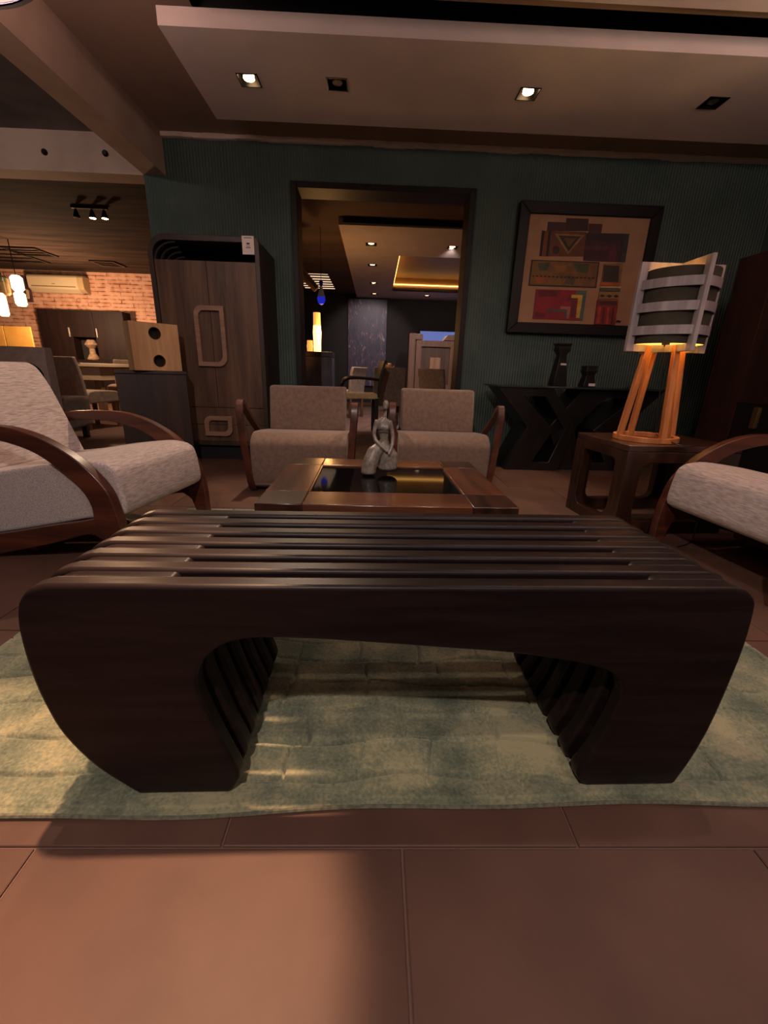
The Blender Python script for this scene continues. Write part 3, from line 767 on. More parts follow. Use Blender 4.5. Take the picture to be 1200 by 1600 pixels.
make_vase('shorter black vase with flared neck on the console', 1.80, 3.74, [(.058, .045, 0), (.046, .04, .05), (.036, .034, .09), (.04, .036, .10), (.055, .045, .125), (.046, .04, .14), (.052, .044, .16), (.05, .042, .168)], 0, (-.018, .042, .006, .028, -.052))

# ------------------------------------------------------------------ painting
def make_painting():
    t = thing('framed_painting', 'large framed abstract painting of coloured blocks on the green wall', 'painting', (1.757, 4.13, 1.12))
    ox, oz = 1.757, 1.12
    fr = wood('black_brown_picture_frame', (14, 9, 8), (24, 15, 13), 'x', rough=.5, spec=.3)
    x0, x1, z0, z1, f = -.597, .597, 0, 1.0, .088
    for nm, poly in (('frame_rail', [(x0, z1), (x1, z1), (x1 - f, z1 - f), (x0 + f, z1 - f)]), ('frame_rail', [(x0, z0), (x0 + f, z0 + f), (x1 - f, z0 + f), (x1, z0)]), ('frame_stile', [(x0, z0), (x0, z1), (x0 + f, z1 - f), (x0 + f, z0 + f)]), ('frame_stile', [(x1, z0), (x1 - f, z0 + f), (x1 - f, z1 - f), (x1, z1)])):
        obj(nm, MB().prism(poly, -.062, -.001, 'xz'), fr, t, bevel=.006, seg=3)
    cv = obj('canvas', MB().box(x0 + f - .004, x1 - f + .004, -.038, -.001, z0 + f - .004, z1 - f + .004), mat('tan_canvas', (168, 128, 98), (182, 140, 108), rough=.8, ns=6, bump=.1, bs=300), t)
    for i, (c, poly) in enumerate(PATCHES):
        d = -.0385 - .00035 * (i + 1)
        c2 = tuple(min(255, v * .98 + 10) for v in c); c1 = tuple(v * .86 for v in c2)
        m = mat('paint_%02d' % i, c1, c2, rough=.65, ns=16, detail=6, lo=.38, hi=.6, bump=.2, bs=120)
        obj('painted_block', MB().prism([((x - ox), (z - oz)) for x, z in poly], d, -.0381, 'xz'), m, cv, smooth=False)
    dm = mat('paint_dots', (46, 30, 18), rough=.6); dd = MB()
    for x, z in DOTS: dd.box(x - ox - .006, x - ox + .006, -.0545, -.0381, z - oz - .004, z - oz + .004)
    o = obj('painted_dots', dd, dm, cv, smooth=False); o['kind'] = 'stuff'
make_painting()

# ------------------------------------------------------------------ wardrobe
def make_wardrobe():
    FY = 3.60
    t = thing('wardrobe', 'tall grey-brown rounded wardrobe with loop handles left of the doorway', 'wardrobe', (-1.285, FY, 0))
    mw = wood('grey_brown_oak', (70, 49, 36), (108, 79, 58), 'z', rough=.5, k=.8, bump=.15)
    mc = wood('dark_wardrobe_shell', (42, 33, 30), (66, 50, 43), 'z', rough=.5, k=.8, bump=.1)
    mh = wood('pale_handle_wood', (128, 98, 78), (158, 124, 100), 'x', rough=.5, k=1.5)
    x0, x1, z0, z1 = -.412, .405, .125, 1.665; f = .034
    outer = rrect(x0, x1, z0, z1, (.02, .02, .045, .13), 10); inner = rrect(x0 + f, x1 - f, z0 + f, z1 - f - .006, (.004, .004, .012, .10), 10)
    obj('shell', MB().band(outer, inner, 0, .52, 'xz', closed=True), mc, t, bevel=.003)
    obj('back_panel', MB().box(x0 + f, x1 - f, .46, .50, z0 + f, z1 - f - .01), m_black, t)
    zt = 1.500
    for (a, b) in ((x0 + f + .002, .0), (.003, x1 - f - .002)):
        o = obj('door', MB().box(a, b, .012, .034, .438, zt), mw, t, bevel=.0015)
    obj('drawer', MB().box(x0 + f + .002, x1 - f - .002, .012, .034, .298, .434), mw, t, bevel=.0015)
    obj('drawer', MB().box(x0 + f + .002, x1 - f - .002, .012, .034, z0 + f + .001, .295), mw, t, bevel=.0015)
    obj('shelf', MB().box(x0 + f, x1 - f, .036, .46, zt - .03, zt - .005), mc, t)
    m_rib = mat('dark_rib', (34, 26, 24), rough=.7)
    # stepped quarter-round ribs in the upper left corner of the recess
    for k in range(5):
        rO = .145 - k * .022; yo = .02 + k * .05
        cxx, czz = x0 + f + .165, zt + .0
        A = [(cxx - (rO + .018) * math.cos(a), czz + (rO - .02) * math.sin(a)) for a in np.linspace(0, PI / 2, 12)]
        B = [(cxx - (rO + .006) * math.cos(a), czz + (rO - .032) * math.sin(a)) for a in np.linspace(0, PI / 2, 12)]
        obj('curved_rib', MB().band(A, B, yo, yo + .03, 'xz'), m_rib, t)
    def loop(nm, xa, xb, za, zb, th, r, gap):
        O = rrect(xa, xb, za, zb, r, 8); I = rrect(xa + th, xb - th, za + th, zb - th, tuple(max(.002, q - th * .55) for q in r), 8)
        return obj(nm, MB().band(O, I, -.016, .0118, 'xz', closed=True), mh, t, bevel=.003)
    loop('door_handle', -.118, .112, .755, 1.195, .034, (.003, .07, .003, .06), 0)
    loop('drawer_handle', -.120, .108, .205, .368, .036, (.003, .06, .003, .055), 0)
    obj('plinth', MB().box(x0 + .06, x1 - .06, .05, .46, 0, z0), m_black, t)
    o = obj('price_card', MB().box(.285, .372, -.006, -.003, 1.548, 1.668), m_white_tag, t, bevel=.001)
    ink = mat('tag_ink', (70, 60, 58), rough=.7); lm = MB()
    for a, b, z, h_ in ((.300, .358, 1.655, .004), (.318, .340, 1.618, .012), (.314, .344, 1.602, .003), (.312, .346, 1.592, .005)): lm.box(a, b, -.0066, -.0058, z - h_ / 2, z + h_ / 2)
    obj('printed_lines', lm, ink, o, smooth=False)
make_wardrobe()

# ------------------------------------------------------------------ pedestal and holed block
pd = thing('pedestal', 'dark wooden plank pedestal in front of the wardrobe', 'pedestal', (-1.62, 3.26, 0), R(26))
m_ped = wood('dark_pedestal_wood', (32, 19, 14), (60, 37, 26), 'z', rough=.45, k=.7, bump=.12)
mb = MB(); mb.box(-.228, .228, -.02, .20, 0, .690); obj('body', mb, m_ped, pd, bevel=.003)
obj('top_board', MB().box(-.233, .233, -.026, .204, .691, .715), m_ped, pd, bevel=.003)
bk = thing('wooden_block', 'pale pine block with two round holes standing on the pedestal', 'sculpture', (-1.60, 3.30, .7155), R(46))
m_pine = wood('pale_pine', (176, 132, 90), (214, 170, 122), 'z', rough=.5, k=.55, bump=.1)
def block_with_holes(w_, h_, y0, y1, holes, n=28):
    # front and back plates with round holes: split into cells, each hole cell a band to its circle
    mb = MB(); zs = [0, h_ * .5, h_]
    for (cx, cz, r), (za, zb) in zip(holes, ((0, zs[1]), (zs[1], h_))):
        O = []; I = []
        for k in range(n):
            a = 2 * PI * k / n; c, s = math.cos(a), math.sin(a)
            # ray to the cell border
            tx = ((w_ / 2 - cx) if c > 0 else (-w_ / 2 - cx)) / c if abs(c) > 1e-6 else 1e9
            tz = ((zb - cz) if s > 0 else (za - cz)) / s if abs(s) > 1e-6 else 1e9
            q = min(tx, tz); O.append([cx + q * c, cz + q * s]); I.append((cx + r * c, cz + r * s))
        for cxx, czz in ((-w_ / 2, za), (w_ / 2, za), (w_ / 2, zb), (-w_ / 2, zb)):
            j = min(range(n), key=lambda i: math.hypot(O[i][0] - cxx, O[i][1] - czz)); O[j] = [cxx, czz]
        mb.band([tuple(p) for p in O], I, y0, y1, 'xz', closed=True)
    return mb
obj('block', block_with_holes(.325, .318, -.055, .055, [(.010, .066, .042), (.000, .250, .042)]), m_pine, bk, bevel=.0)
for (x, z) in ((.010, .066), (.000, .250)):
    a = [(.042 * math.cos(q), .042 * math.sin(q)) for q in np.linspace(0, 2 * PI, 29)[:-1]]
    obj('hole_sleeve', MB().band([(x + p, z + q) for p, q in a], [(x + p * .93, z + q * .93) for p, q in a], -.0545, .0545, 'xz', closed=True), mat('hole_brass_%d' % int(z * 100), (150, 112, 62), rough=.25, metal=.8), bk)
    obj('hole_dark_disc', MB().prism([(x + p * .925, z + q * .925) for p, q in a], .0, .006, 'xz'), m_black, bk)  # black disc put in for the dark inside the hole

# ------------------------------------------------------------------ tall cabinet on the right wall
cb_ = thing('tall_cabinet', 'tall dark reddish wooden cabinet against the right wall', 'cabinet', (2.60, 3.42, 0))
m_cab = wood('dark_red_cabinet_wood', (44, 26, 22), (70, 43, 35), 'z', rough=.5, k=.7, bump=.08)
obj('carcass', MB().box(.022, .62, -1.30, 0, 0, 1.605), m_cab, cb_, bevel=.003)
obj('door', MB().box(0, .021, -.325, -.002, .06, 1.60), m_cab, cb_, bevel=.002)
obj('door', MB().box(0, .021, -.655, -.328, .62, 1.60), m_cab, cb_, bevel=.002)
obj('door', MB().box(0, .021, -1.30, -.658, .62, 1.60), m_cab, cb_, bevel=.002)
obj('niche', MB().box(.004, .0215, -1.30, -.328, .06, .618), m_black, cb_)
hd = obj('pull', MB().prism(rrect(-.545, -.500, .46, .60, (.006,) * 4, 4), -.02, .003, 'yz'), mat('aged_brass', (150, 124, 84), rough=.3, metal=.7), cb_, bevel=.003)
# ------------------------------------------------------------------ left room beyond the crossbeam
m_ceil_l = mat('dark_ceiling_boards', (44, 34, 29), (70, 55, 46), rough=.95, spec=.08, ns=2.5, scale=(.4, 3, 1), detail=7, bump=.1, bs=5)
struct('ceiling_left_room', MB().box(-10, -1.9, 4.32, 9.0, 2.35, 2.40), m_ceil_l, smooth=False)
struct('wall_brick', MB().box(-10, -1.9, 9.0, 9.12, 0, 2.35), m_brick, smooth=False)
struct('wall_partition', MB().box(-2.0, -1.9, 4.35, 11.05, 0, 2.45), m_black, smooth=False)

def make_ac():
    t = thing('air_conditioner', 'cream wall-mounted air conditioner on the brick wall', 'air conditioner', (-5.90, 9.0, 1.965))
    m = mat('cream_plastic', (196, 180, 148), rough=.4); md = mat('cream_plastic_dark', (120, 100, 70), rough=.5)
    prof = [(0, 0), (-.10, .0), (-.19, .06), (-.20, .12), (-.20, .25), (-.17, .285), (0, .285)]
    obj('body', MB().prism(prof, -.50, .50, 'yz'), m, t, bevel=.012, seg=3)
    obj('side_cap', MB().prism([(y * 1.02, z) for y, z in prof], .40, .51, 'yz'), mat('cream_cap', (176, 152, 112), rough=.45), t, bevel=.012, seg=3)
    obj('louvre', MB().box(-.44, .36, -.197, -.19, .085, .108), md, t)
    obj('louvre', MB().prism([(-.11, .005), (-.185, .06), (-.178, .066), (-.105, .012)], -.44, .36, 'yz'), m, t)
    obj('badge', MB().box(-.06, .0, -.203, -.199, .13, .14), md, t)
make_ac()

pic = thing('wall_picture', 'dark abstract picture on the brick wall beside the glowing pendants', 'picture', (-6.62, 9.0, 1.80))
obj('canvas', MB().box(-.13, .13, -.03, -.001, 0, .44), mat('dark_print', (40, 28, 34), (84, 58, 60), rough=.6, ns=6), pic, bevel=.004)
obj('painted_spot', MB().prism([(.04, .05), (.09, .06), (.10, .20), (.05, .22)], -.034, -.0305, 'xz'), mat('pale_print', (196, 160, 130), rough=.6), pic)

def make_hutch():
    t = thing('display_hutch', 'dark brown sideboard hutch with open niche against the brick wall', 'cabinet', (-5.50, 8.72, 0))
    m = wood('hutch_wood', (22, 12, 11), (34, 19, 16), 'z', rough=.6, spec=.2)
    mh = mat('hutch_handle', (190, 178, 165), rough=.3, metal=.6)
    obj('body', MB().box(-.78, .78, 0, .27, 0, .80), m, t, bevel=.004)
    obj('upper_back', MB().box(-.78, .78, .22, .27, .80, 1.66), m_black, t)
    def cab(x0, x1, z0, z1, hx, nm='cabinet_door'):
        d = obj(nm, MB().box(x0, x1, .0, .22, z0, z1), m, t, bevel=.004)
        for q in hx: obj('handle', MB().box(q - .012, q + .012, -.02, -.001, 1.20, 1.36), mh, d, bevel=.003)
    cab(-.78, -.20, .80, 1.66, (-.245,)); cab(-.197, .22, 1.20, 1.66, ()); cab(.223, .78, .80, 1.66, (.262,))
    j = thing('stone_vase', 'pale carved vase standing in the hutch niche', 'vase', (-5.43, 8.80, .8005))
    obj('body', MB().lathe([(.10, 0), (.11, .02), (.055, .12), (.05, .2), (.10, .25), (.12, .27), (.10, .3), (.06, .36)], seg=20), mat('pale_stone', (158, 132, 106), (120, 96, 76), rough=.8, ns=20), j)
make_hutch()

m_pend = glow('pendant_glass_glow', (255, 222, 160), 2.6)
def make_pendant(label, x, y, parts, m):
    t = thing('glass_pendant', label, 'pendant lamp', (x, y, 2.35), 0, 'glass pendants in the brick room')
    z = min(p[1] for p in parts)
    obj('cable', MB().tube([(0, 0, 0), (0, 0, -2.35 + max(p[0] for p in parts))], .006, 6), m_black, t)
    for (za, zb, r) in parts:
        obj('glass_tube', MB().lathe([(r * .7, zb - 2.35), (r, zb + .03 - 2.35), (r, za - .03 - 2.35), (r * .6, za - 2.35)], seg=16), m, t)
make_pendant('bright double glass pendant in front of the brick wall', -5.16, 6.9, [(1.90, 1.70, .075), (1.69, 1.50, .07)], m_pend)
make_pendant('dim green and clear glass pendant left of the bright one', -5.52, 7.1, [(1.92, 1.66, .08)], mat('green_glass', (70, 82, 60), (130, 104, 76), rough=.2, ns=8))
make_pendant('lowest glowing glass pendant at the picture edge', -5.28, 6.7, [(1.64, 1.34, .06)], glow('pendant_glow_pink', (255, 176, 130), 2.5))
lamp('POINT', 'pendant_light', (-5.2, 7.5, 1.45), 75, (1, .60, .34), None, .08)

def make_track():
    t = thing('track_light', 'black ceiling track with three small spotlights, two lit', 'track light', (-3.12, 5.43, 2.35))
    obj('rail', MB().box(-.19, .19, -.02, .02, -.025, 0), m_chrome, t, bevel=.003)
    for k, (x, on) in enumerate(((-.15, 0), (.02, 1), (.15, 1))):
        h = obj('spot_head', MB().lathe([(.012, -.03), (.018, -.05), (.034, -.10), (.036, -.11)], (x, 0, 0), 14), m_chrome, t)
        obj('bulb', MB().lathe([(.001, -.118), (.030, -.112), (.032, -.105)], (x, 0, 0), 14, caps=False), glow('track_bulb_%d' % k, (255, 210, 150), 14) if on else m_bulb_off, h)
    for x, tg in ((.02, (-4.6, 8.0, .5)), (.15, (-3.4, 5.9, 0))):
        lamp('SPOT', 'track_beam', (-3.12 + x, 5.43, 2.225), 60, WARM, t, .03, tg, 80, .6)
make_track()
t2 = thing('track_light', 'added unseen ceiling track on the concrete soffit, lighting the crossbeam', 'track light', (-2.9, 2.2, 2.47))  # track out of view, added to brighten the crossbeam
obj('rail', MB().box(-.19, .19, -.02, .02, -.025, 0), m_chrome, t2, bevel=.003)
h = obj('spot_head', MB().lathe([(.012, -.03), (.018, -.05), (.034, -.10), (.036, -.11)], seg=14), m_chrome, t2)
obj('bulb', MB().lathe([(.001, -.118), (.030, -.112), (.032, -.105)], seg=14, caps=False), m_bulb, h)
lamp('SPOT', 'track_beam', (-2.9, 2.2, 2.345), 16, PINK, t2, .03, (-2.6, 4.13, 2.30), 75, .8)
for i, (x, y, s, lb) in enumerate(((-5.35, 7.55, .26, 'dark square ceiling vent in the left room, middle one'), (-4.55, 8.2, .20, 'dark square ceiling vent in the left room, nearest the wardrobe'), (-6.0, 7.9, .42, 'dark square ceiling vent in the left room, above the pendants'))):
    t = thing('ceiling_vent', lb, 'vent', (x, y, 2.35), 0, 'square ceiling vents')
    obj('frame', ring_band(MB(), -s, s, -s, s, -s + .04, s - .04, -s + .04, s - .04, (.005,) * 4, -.02, -.001, 'xy'), m_chrome, t)
    for k in range(4):
        y_ = -s + .06 + (2 * s - .12) * k / 3
        obj('slat', MB().box(-s + .04, s - .04, y_ - .012, y_ + .012, -.016, -.004), m_chrome, t)

# dining group
m_pale = mat('pale_table_lacquer', (206, 178, 146), rough=.45)
m_seatf = fabric('cream_dining_fabric', (150, 128, 104), (176, 152, 126), ns=20)
m_greyf = fabric('grey_brown_dining_fabric', (136, 114, 98), (158, 134, 116), ns=20)
dt = thing('dining_table', 'pale lacquered dining table in the brick room', 'table', (-4.35, 6.35, 0))
obj('table_top', MB().box(-.75, .75, -.40, .40, .70, .745), m_pale, dt, bevel=.006)
obj('apron', MB().box(-.70, .70, -.36, .36, .53, .699), mat('table_apron', (190, 160, 130), rough=.5), dt, bevel=.004)
for sx in (-1, 1):
    for sy in (-1, 1): obj('leg', MB().box(sx * .62 - .04, sx * .62 + .04, sy * .28 - .04, sy * .28 + .04, 0, .529), wood('table_leg_%d%d' % (sx, sy), (110, 80, 56), (140, 104, 76), 'z'), dt, bevel=.004)
obj('table_runner', MB().box(.40, .49, -.405, .405, .7455, .749), mat('runner', (104, 80, 60), (128, 100, 78), ns=60), dt)
def make_dining(label, loc, rz, fabm, group):
    t = thing('dining_chair', label, 'chair', loc, rz, group)
    bk = cr([(.0, .30), (-.01, .45), (-.035, .65), (-.075, .81)], 5); th = .05
    mb = MB(); mb.band(bk, [(y + th, z) for y, z in bk], -.215, .215, 'yz'); obj('backrest', mb, fabm, t, bevel=.012, seg=3)
    obj('seat', MB().prism(cr([(.045, .30), (.045, .40), (.12, .44), (.35, .44), (.46, .42), (.485, .37), (.47, .31)], 4), -.215, .215, 'yz'), fabm, t, bevel=.015, seg=3)
    mw = wood('dining_leg_wood_' + label[:4], (96, 70, 50), (126, 94, 68), 'z')
    for x in (-.18, .18):
        for y in (.02, .43): obj('leg', MB().bar((x, y, 0), (x, y, .31), .02, .02), mw, t, bevel=.003)
    return t
c1 = make_dining('grey-brown high-backed dining chair in front of the pale table', (-3.52, 5.15, 0), R(-18), m_greyf, 'dining chairs in the brick room')
copy_thing(c1, (-3.98, 7.30, 0), R(195), 'high-backed dining chair on the far side of the pale table')
# grey sofa-back and mustard panel at the picture edge
sb = thing('upholstered_armchair', 'grey upholstered armchair with black panel painted as a dark arched opening behind the left lounge chair', 'armchair', (-3.32, 3.96, 0), R(8))
obj('backrest', MB().prism(cr([(0, .12), (0, .5), (.01, .84), (.04, .86), (.10, .86), (.13, .84), (.13, .5), (.13, .12)], 4), -.42, .42, 'yz'), fabric('warm_grey_fabric', (178, 158, 148), (198, 178, 166), ns=18), sb, bevel=.02, seg=3)
obj('seat', MB().box(-.40, .40, .14, .70, .12, .42), m_greyf, sb, bevel=.03, seg=3)
obj('dark_opening_panel', MB().prism(rrect(.24, .385, .14, .74, (.01, .01, .12, .03), 8), -.012, -.0005, 'xz'), m_black_lac, sb, bevel=.002)  # flat black sheet standing in for the dark arm opening
for sx in (-1, 1):
    for y in (.06, .62): obj('leg', MB().box(sx * .34 - .025, sx * .34 + .025, y - .025, y + .025, 0, .12), m_black_lac, sb, bevel=.003)
yp = thing('folding_screen', 'mustard yellow panel screen at the left edge below the pendants', 'screen', (-5.92, 8.0, 0), R(0))
for k, x in enumerate((-.92, -.46, 0)):
    p = obj('panel', MB().box(x - .448, x - .002 if k < 2 else x, -.015, .015, .03, 1.30), mat('mustard_panel_%d' % k, (186, 138, 62), (206, 158, 78), rough=.6, ns=3), yp, bevel=.004)
    obj('foot', MB().box(x - .26, x - .20, -.10, .10, 0, .03), m_black_lac, p)

# drum pendants: one shows at the upper left corner, its unseen twin is added for light
m_drum = glow('pale_pink_diffuser', (250, 196, 176), .6)
m_drum_dim = glow('dim_drum_fabric', (255, 226, 214), 2.6)
m_drum_side = glow('lit_drum_fabric', (255, 226, 214), 5.0)
def make_drum(label, x, y, ms):
    t = thing('drum_pendant', label, 'pendant lamp', (x, y, 2.0), 0, 'large drum pendants')
    obj('diffuser', MB().lathe([(.001, .004), (.405, .004), (.405, .012)], seg=64, caps=False), m_drum, t)
    obj('rim', MB().lathe([(.405, -.006), (.42, -.006), (.424, .012), (.418, .012), (.405, .0)], seg=64, caps=False), mat('colour_fringe_rim', (74, 66, 150), rough=.4), t)  # rim painted blue-violet for the lens colour fringe
    obj('drum_side', MB().lathe([(.416, .0125), (.416, .20)], seg=64, caps=False), ms, t)
    obj('stem', MB().lathe([(.012, .02), (.012, .484)], seg=12), m_chrome, t)
make_drum('round drum ceiling pendant with colour-fringed rim at the upper left corner', -1.478, 1.70, m_drum_dim)
make_drum('added unseen drum ceiling pendant with colour-fringed rim over the right lounge chair', 2.05, 1.25, m_drum_side)  # added twin out of view, there to light the ceiling

# ------------------------------------------------------------------ room beyond the doorway
m_dark_wall = mat('near_black_wall', (26, 21, 20), (32, 26, 25), rough=.8, ns=3)
struct('wall_far', MB().box(-1.9, 4.6, 11.05, 11.15, 0, 2.6), m_dark_wall, smooth=False)
struct('wall_far_right', MB().box(4.5, 4.6, 4.35, 11.05, 0, 2.6), m_dark_wall, smooth=False)
m_c2 = mat('brown_ceiling_far_room', (92, 72, 60), (112, 88, 74), rough=.8, ns=1.6, scale=(.6, 2, 1))
LV = (-1.62, -.93, 9.0, 10.7)
ce = MB(); ce.grid_plate([-1.9, 4.5], [WT, 11.05], [LV, (-.47, 3.4, 5.84, 11.05)], 2.46)
struct('ceiling_far_room', ce, m_c2, smooth=False)
COVE = (.315, 2.3, 7.15, 10.05)
D2 = [(-.097, 6.60), (-.088, 7.80), (-.074, 9.27), (-.064, 10.50), (1.008, 6.60), (1.11, 10.50), (1.90, 10.55)]
slab('ceiling_panel', -.475, 3.4, 5.83, 11.04, 2.385, 2.46, [COVE] + [hole(*p, .075) for p in D2], m_slab)
struct('shadow_gap_strip', MB().box(-.42, 3.4, 5.80, 5.826, 2.40, 2.46), m_black, smooth=False)  # black strip paints in the shadow gap above the panel edge
cv = MB(); x0, x1, y0, y1 = COVE
cv.box(x0 - .01, x0, y0, y1, 2.46, 2.64); cv.box(x1, x1 + .01, y0, y1, 2.46, 2.64); cv.box(x0, x1, y0 - .01, y0, 2.46, 2.64); cv.box(x0, x1, y1, y1 + .01, 2.46, 2.64); cv.box(x0, x1, y0, y1, 2.64, 2.65)
struct('ceiling_cove', cv, mat('cove_paint', (150, 116, 80), (166, 130, 92), rough=.5, ns=2), smooth=False)
ls = thing('cove_light_strip', 'amber light strip glowing inside the far ceiling recess', 'light strip', (x0, y0, 2.50))
m_led = glow('amber_led', (255, 190, 96), 2.6)
obj('strip', MB().box(.004, x1 - x0 - .004, y1 - y0 - .03, y1 - y0 - .012, 0, .018), m_led, ls)
obj('strip', MB().box(.012, .03, .004, y1 - y0 - .04, 0, .018), m_led, ls)
m_bulb2 = glow('far_bulb_glow', (255, 214, 170), 1.6)
labs2 = ['far-room downlight nearest the doorway, left row', 'far-room downlight second in the left row', 'far-room downlight third in the left row', 'far-room downlight last in the left row, by the black wall', 'far-room downlight right of the row, before the glowing recess', 'far-room downlight behind the glowing recess, over the dark wall', 'far-room downlight behind the glowing recess, at the right jamb']
for i, p in enumerate(D2):
    tg = [(-.4, 7.0, 0), None, (-.2, 10.9, 1.2), None, (1.24, 9.3, .9), (1.1, 9.2, .8), None][i]
    downlight(p, 2.385, labs2[i], (90, 1, 34, 1, 60, 45, 1)[i], m_bulb2, tg, 75, PINK, 'far-room downlights', r=.075)

# louvred light at the left of the far ceiling
lv = thing('louvred_light', 'glowing slatted ceiling light at the left of the far room', 'ceiling light', (-1.275, 9.85, 2.46))
bx = MB(); bx.box(-.345, .345, -.85, .85, .12, .13); bx.box(-.345, -.335, -.85, .85, 0, .12); bx.box(.335, .345, -.85, .85, 0, .12); bx.box(-.345, .345, -.85, -.84, 0, .12); bx.box(-.345, .345, .84, .85, 0, .12)
obj('housing', bx, m_black, lv, smooth=False)
m_louv = glow('lit_louvre_blade', (255, 214, 176), .55)
for k in range(7): obj('slat', MB().box(-.334, .334, -.80 + k * .25, -.735 + k * .25, .012, .016), m_louv, lv)

# tall dark painting
tp = thing('tall_painting', 'tall dark violet drip painting on the black far wall', 'painting', (-.22, 11.05, .40))
m, nt, b = base('violet_drip_paint', .5)
v = coords(nt, (3, 1, 1)); nn = nd(nt, 'ShaderNodeTexNoise', Scale=5, Detail=9, Distortion=1.2); nt.links.new(v, nn.inputs['Vector'])
nt.links.new(ramp(nt, nn.outputs['Fac'], [(.28, (30, 52, 54)), (.40, (44, 42, 72)), (.50, (62, 60, 78)), (.58, (74, 42, 64)), (.70, (130, 124, 136))]), b.inputs['Base Color'])
obj('canvas', MB().box(-.46, .46, -.05, -.001, 0, 1.95), m, tp, bevel=.004)

# blue daylight window behind the framed cabinet
wn = struct('window_1', MB().box(1.05, 2.10, 11.02, 11.045, .35, 1.70), glow('blue_daylight_glass', (104, 122, 190), .30), smooth=False)
wf = MB(); wf.box(1.00, 1.05, 11.0, 11.049, .30, 1.75); wf.box(2.10, 2.15, 11.0, 11.049, .30, 1.75); wf.box(1.05, 2.10, 11.0, 11.049, 1.70, 1.73); wf.box(1.05, 2.10, 11.0, 11.049, .30, .35)
obj('window_frame', wf, m_dark_wall, wn, smooth=False)

def make_deco():
    t = thing('carved_cabinet', 'brown panelled cabinet with notched top and pale centre block in the far room', 'cabinet', (1.24, 9.4, 0))
    a = wood('deco_wood', (128, 95, 78), (152, 116, 96), 'z', rough=.5); d = wood('deco_panel', (92, 70, 58), (114, 88, 74), 'z', rough=.5); p = wood('deco_pale', (178, 132, 104), (204, 160, 130), 'z', rough=.5)
    x0, x1, h_ = -.56, .56, 1.52
    obj('body', MB().box(x0 + .02, x1 - .02, .05, .45, 0, 1.36), d, t)
    obj('outer_frame', MB().prism([(x0, 0), (x0 + .13, 0), (x0 + .13, 1.40), (x0 + .28, 1.40), (x0 + .28, h_ - .02), (x0 + .02, h_), (x0, h_ - .02)], 0, .45, 'xz'), a, t, bevel=.004)
    obj('outer_frame', MB().prism([(x1, 0), (x1 - .13, 0), (x1 - .13, 1.40), (x1 - .40, 1.40), (x1 - .33, h_ - .02), (x1 - .02, h_), (x1, h_ - .02)], 0, .45, 'xz'), a, t, bevel=.004)
    dr = obj('door_frame', ring_band(MB(), -.41, .41, .42, 1.385, -.30, .30, .52, 1.27, (.004,) * 4, -.01, .045, 'xz'), a, t)
    obj('centre_block', MB().box(-.11, .11, -.02, .05, .72, 1.06), p, t, bevel=.004)
    for z in (.12, .27): obj('drawer', MB().box(-.41, .41, -.01, .045, z, z + .14), a, t, bevel=.004)
make_deco()

# dark chest with glowing onyx lamps
ch = thing('dark_chest', 'blue-black tall chest with satin front under the onyx lamps', 'chest', (-.84, 6.55, 0))
m_chest = mat('blue_black_satin', (44, 42, 54), (86, 82, 96), rough=.4, ns=3, scale=(2, 1, .6))
obj('body', MB().box(-.205, .205, 0, .40, 0, .93), m_chest, ch, bevel=.004)
obj('top', MB().box(-.21, .21, -.005, .405, .931, 1.0), m_black_lac, ch, bevel=.004)
m_onyx = glow('onyx_glow', (255, 210, 130), 1.2); m_onyx2 = glow('onyx_amber', (226, 160, 76), .55)
def onyx(label, x, y, z, h_, r, m, nm='onyx_lamp'):
    t = thing(nm, label, 'lamp', (x, y, z), R(12), 'glowing onyx lamps')
    vs = []; prof = [(r * .95, 0), (r, h_ * .3), (r * 1.1, h_ * .5), (r * .95, h_ * .68), (r * .9, h_)]
    mb = MB(); mb.lathe(prof[:4], seg=10); obj('lower_shade', mb, m, t, smooth=False)
    mb = MB(); mb.lathe([(r * .95, h_ * .681), (r * .9, h_)], seg=10); obj('upper_shade', mb, m_onyx2, t, smooth=False)
    return t
onyx('tall glowing onyx lamp standing on the dark chest', -.865, 6.72, 1.0005, .53, .056, m_onyx)
onyx('short amber onyx lamp beside the tall one on the chest', -.985, 6.80, 1.0005, .16, .045, m_onyx2)
lamp('POINT', 'onyx_light', (-.72, 6.60, 1.25), 6, AMBER, None, .06)
fl2 = thing('onyx_column', 'slim glowing onyx floor column against the left doorway jamb', 'lamp', (-1.045, 6.2, 0))
obj('base', MB().box(-.03, .03, -.03, .03, 0, .80), m_black_lac, fl2, bevel=.003)
obj('shade', MB().prism([(-.028, .80), (.028, .80), (.036, 1.3), (.03, 1.75), (-.03, 1.75), (-.034, 1.3)], -.03, .03, 'xz'), m_onyx2, fl2, bevel=.004)
wbk = thing('timber_bracket', 'rough timber branch post at the left of the far room', 'post', (-1.02, 6.35, 0))
obj('post', MB().tube([(-.06, .05, 0), (-.06, .05, 1.0), (-.05, .05, 2.0)], .03, 8), wood('branch_wood', (92, 68, 50), (126, 96, 74), 'z'), wbk)
obj('branch', MB().tube([(-.05, .05, 2.02), (.06, .05, 1.92), (.20, .05, 1.78)], [.06, .055, .045], 8), wood('branch_wood_b', (92, 68, 50), (126, 96, 74), 'x'), wbk)

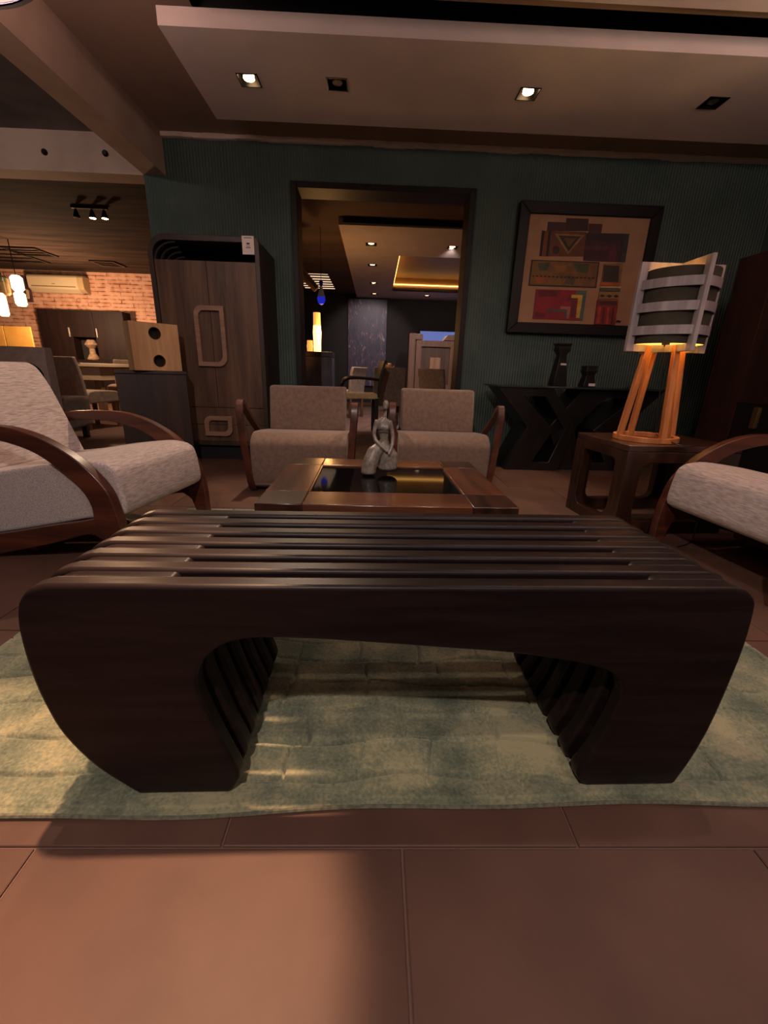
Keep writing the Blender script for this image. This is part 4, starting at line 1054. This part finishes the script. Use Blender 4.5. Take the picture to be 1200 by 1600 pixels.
bp = thing('blue_glass_pendant', 'cobalt blue glass pendant hanging in the far room', 'pendant lamp', (-.735, 6.2, 2.46))
obj('cable', MB().tube([(0, 0, 0), (0, 0, -.60)], .003, 6), m_black, bp)
mbg = glassy('cobalt_glass', (40, 50, 220), .1, .5)
obj('neck', MB().lathe([(.012, -.60), (.028, -.625), (.02, -.66), (.012, -.68)], seg=14), mbg, bp)
obj('body', MB().lathe([(.014, -.68), (.03, -.72), (.045, -.78), (.05, -.80)], seg=14), mat('clear_frost', (190, 190, 205), rough=.2), bp)
obj('bowl', MB().lathe([(.05, -.801), (.052, -.84), (.035, -.88), (.008, -.895)], seg=14), glow('cobalt_glow', (36, 44, 220), .25), bp)

# chairs in the far room
def make_black_arm():
    t = thing('black_armchair', 'black wooden armchair with cream seat and hanging price tag', 'chair', (-.20, 5.55, 0), R(-84))
    obj('seat', MB().box(-.24, .24, -.22, .22, .43, .49), fabric('cream_seat', (196, 168, 120), (214, 186, 138)), t, bevel=.015, seg=3)
    for x in (-.22, .22):
        for y in (-.20, .20): obj('leg', MB().bar((x, y, 0), (x, y, .43 if y < 0 else .44), .02, .02), m_black_lac, t, bevel=.003)
        obj('arm', MB().tube(cr([(x, -.20, .44), (x * 1.05, -.22, .58), (x * 1.1, -.16, .66), (x * 1.1, .0, .675), (x, .22, .66)], 5), .018, 8), m_black_lac, t)
    obj('backrest', MB().prism(cr([(.20, .45), (.22, .66), (.28, .88)], 5) + cr([(.31, .88), (.25, .66), (.23, .45)], 5), -.24, .24, 'yz'), m_black_lac, t, bevel=.005)
    o = obj('price_tag', MB().box(-.30, -.23, .0, .004, .60, .68), mat('orange_white_tag', (222, 150, 116), rough=.7), t)
make_black_arm()
c2 = make_dining('brown upholstered dining chair behind the figurine in the far room', (.19, 6.05, 0), R(4), m_greyf, 'dining chairs in the far room')
c3 = copy_thing(c2, (.80, 6.25, 0), R(-40), 'striped tan dining chair turned aside before the panelled cabinet')
c4 = copy_thing(c2, (-.30, 7.35, 0), R(60), 'tan dining chair half hidden beside the dark chest')
bl = thing('dried_bouquet', 'round tan dried grass bouquet behind the brown dining chair', 'bouquet', (.18, 6.75, 0))
obj('stand', MB().lathe([(.10, 0), (.04, .03), (.03, .6), (.06, .72), (.05, .74)], seg=16), m_black_lac, bl)
gb = MB()
for k in range(160):
    a = random.uniform(0, 2 * PI); e_ = random.uniform(.1, 1.4); l = random.uniform(.10, .15)
    d = Vector((math.cos(a) * math.cos(e_), math.sin(a) * math.cos(e_), math.sin(e_))) * l
    s = Vector((-math.sin(a), math.cos(a), 0)) * .004; z = Vector((0, 0, .74))
    gb.add([z - s, z + s, z + d + s * 1.6, z + d - s * 1.6], [(0, 1, 2, 3)])
g_ = obj('grass_heads', gb, mat('dried_grass', (150, 110, 78), (186, 144, 104), rough=.9, ns=30), bl, smooth=False); g_['kind'] = 'stuff'
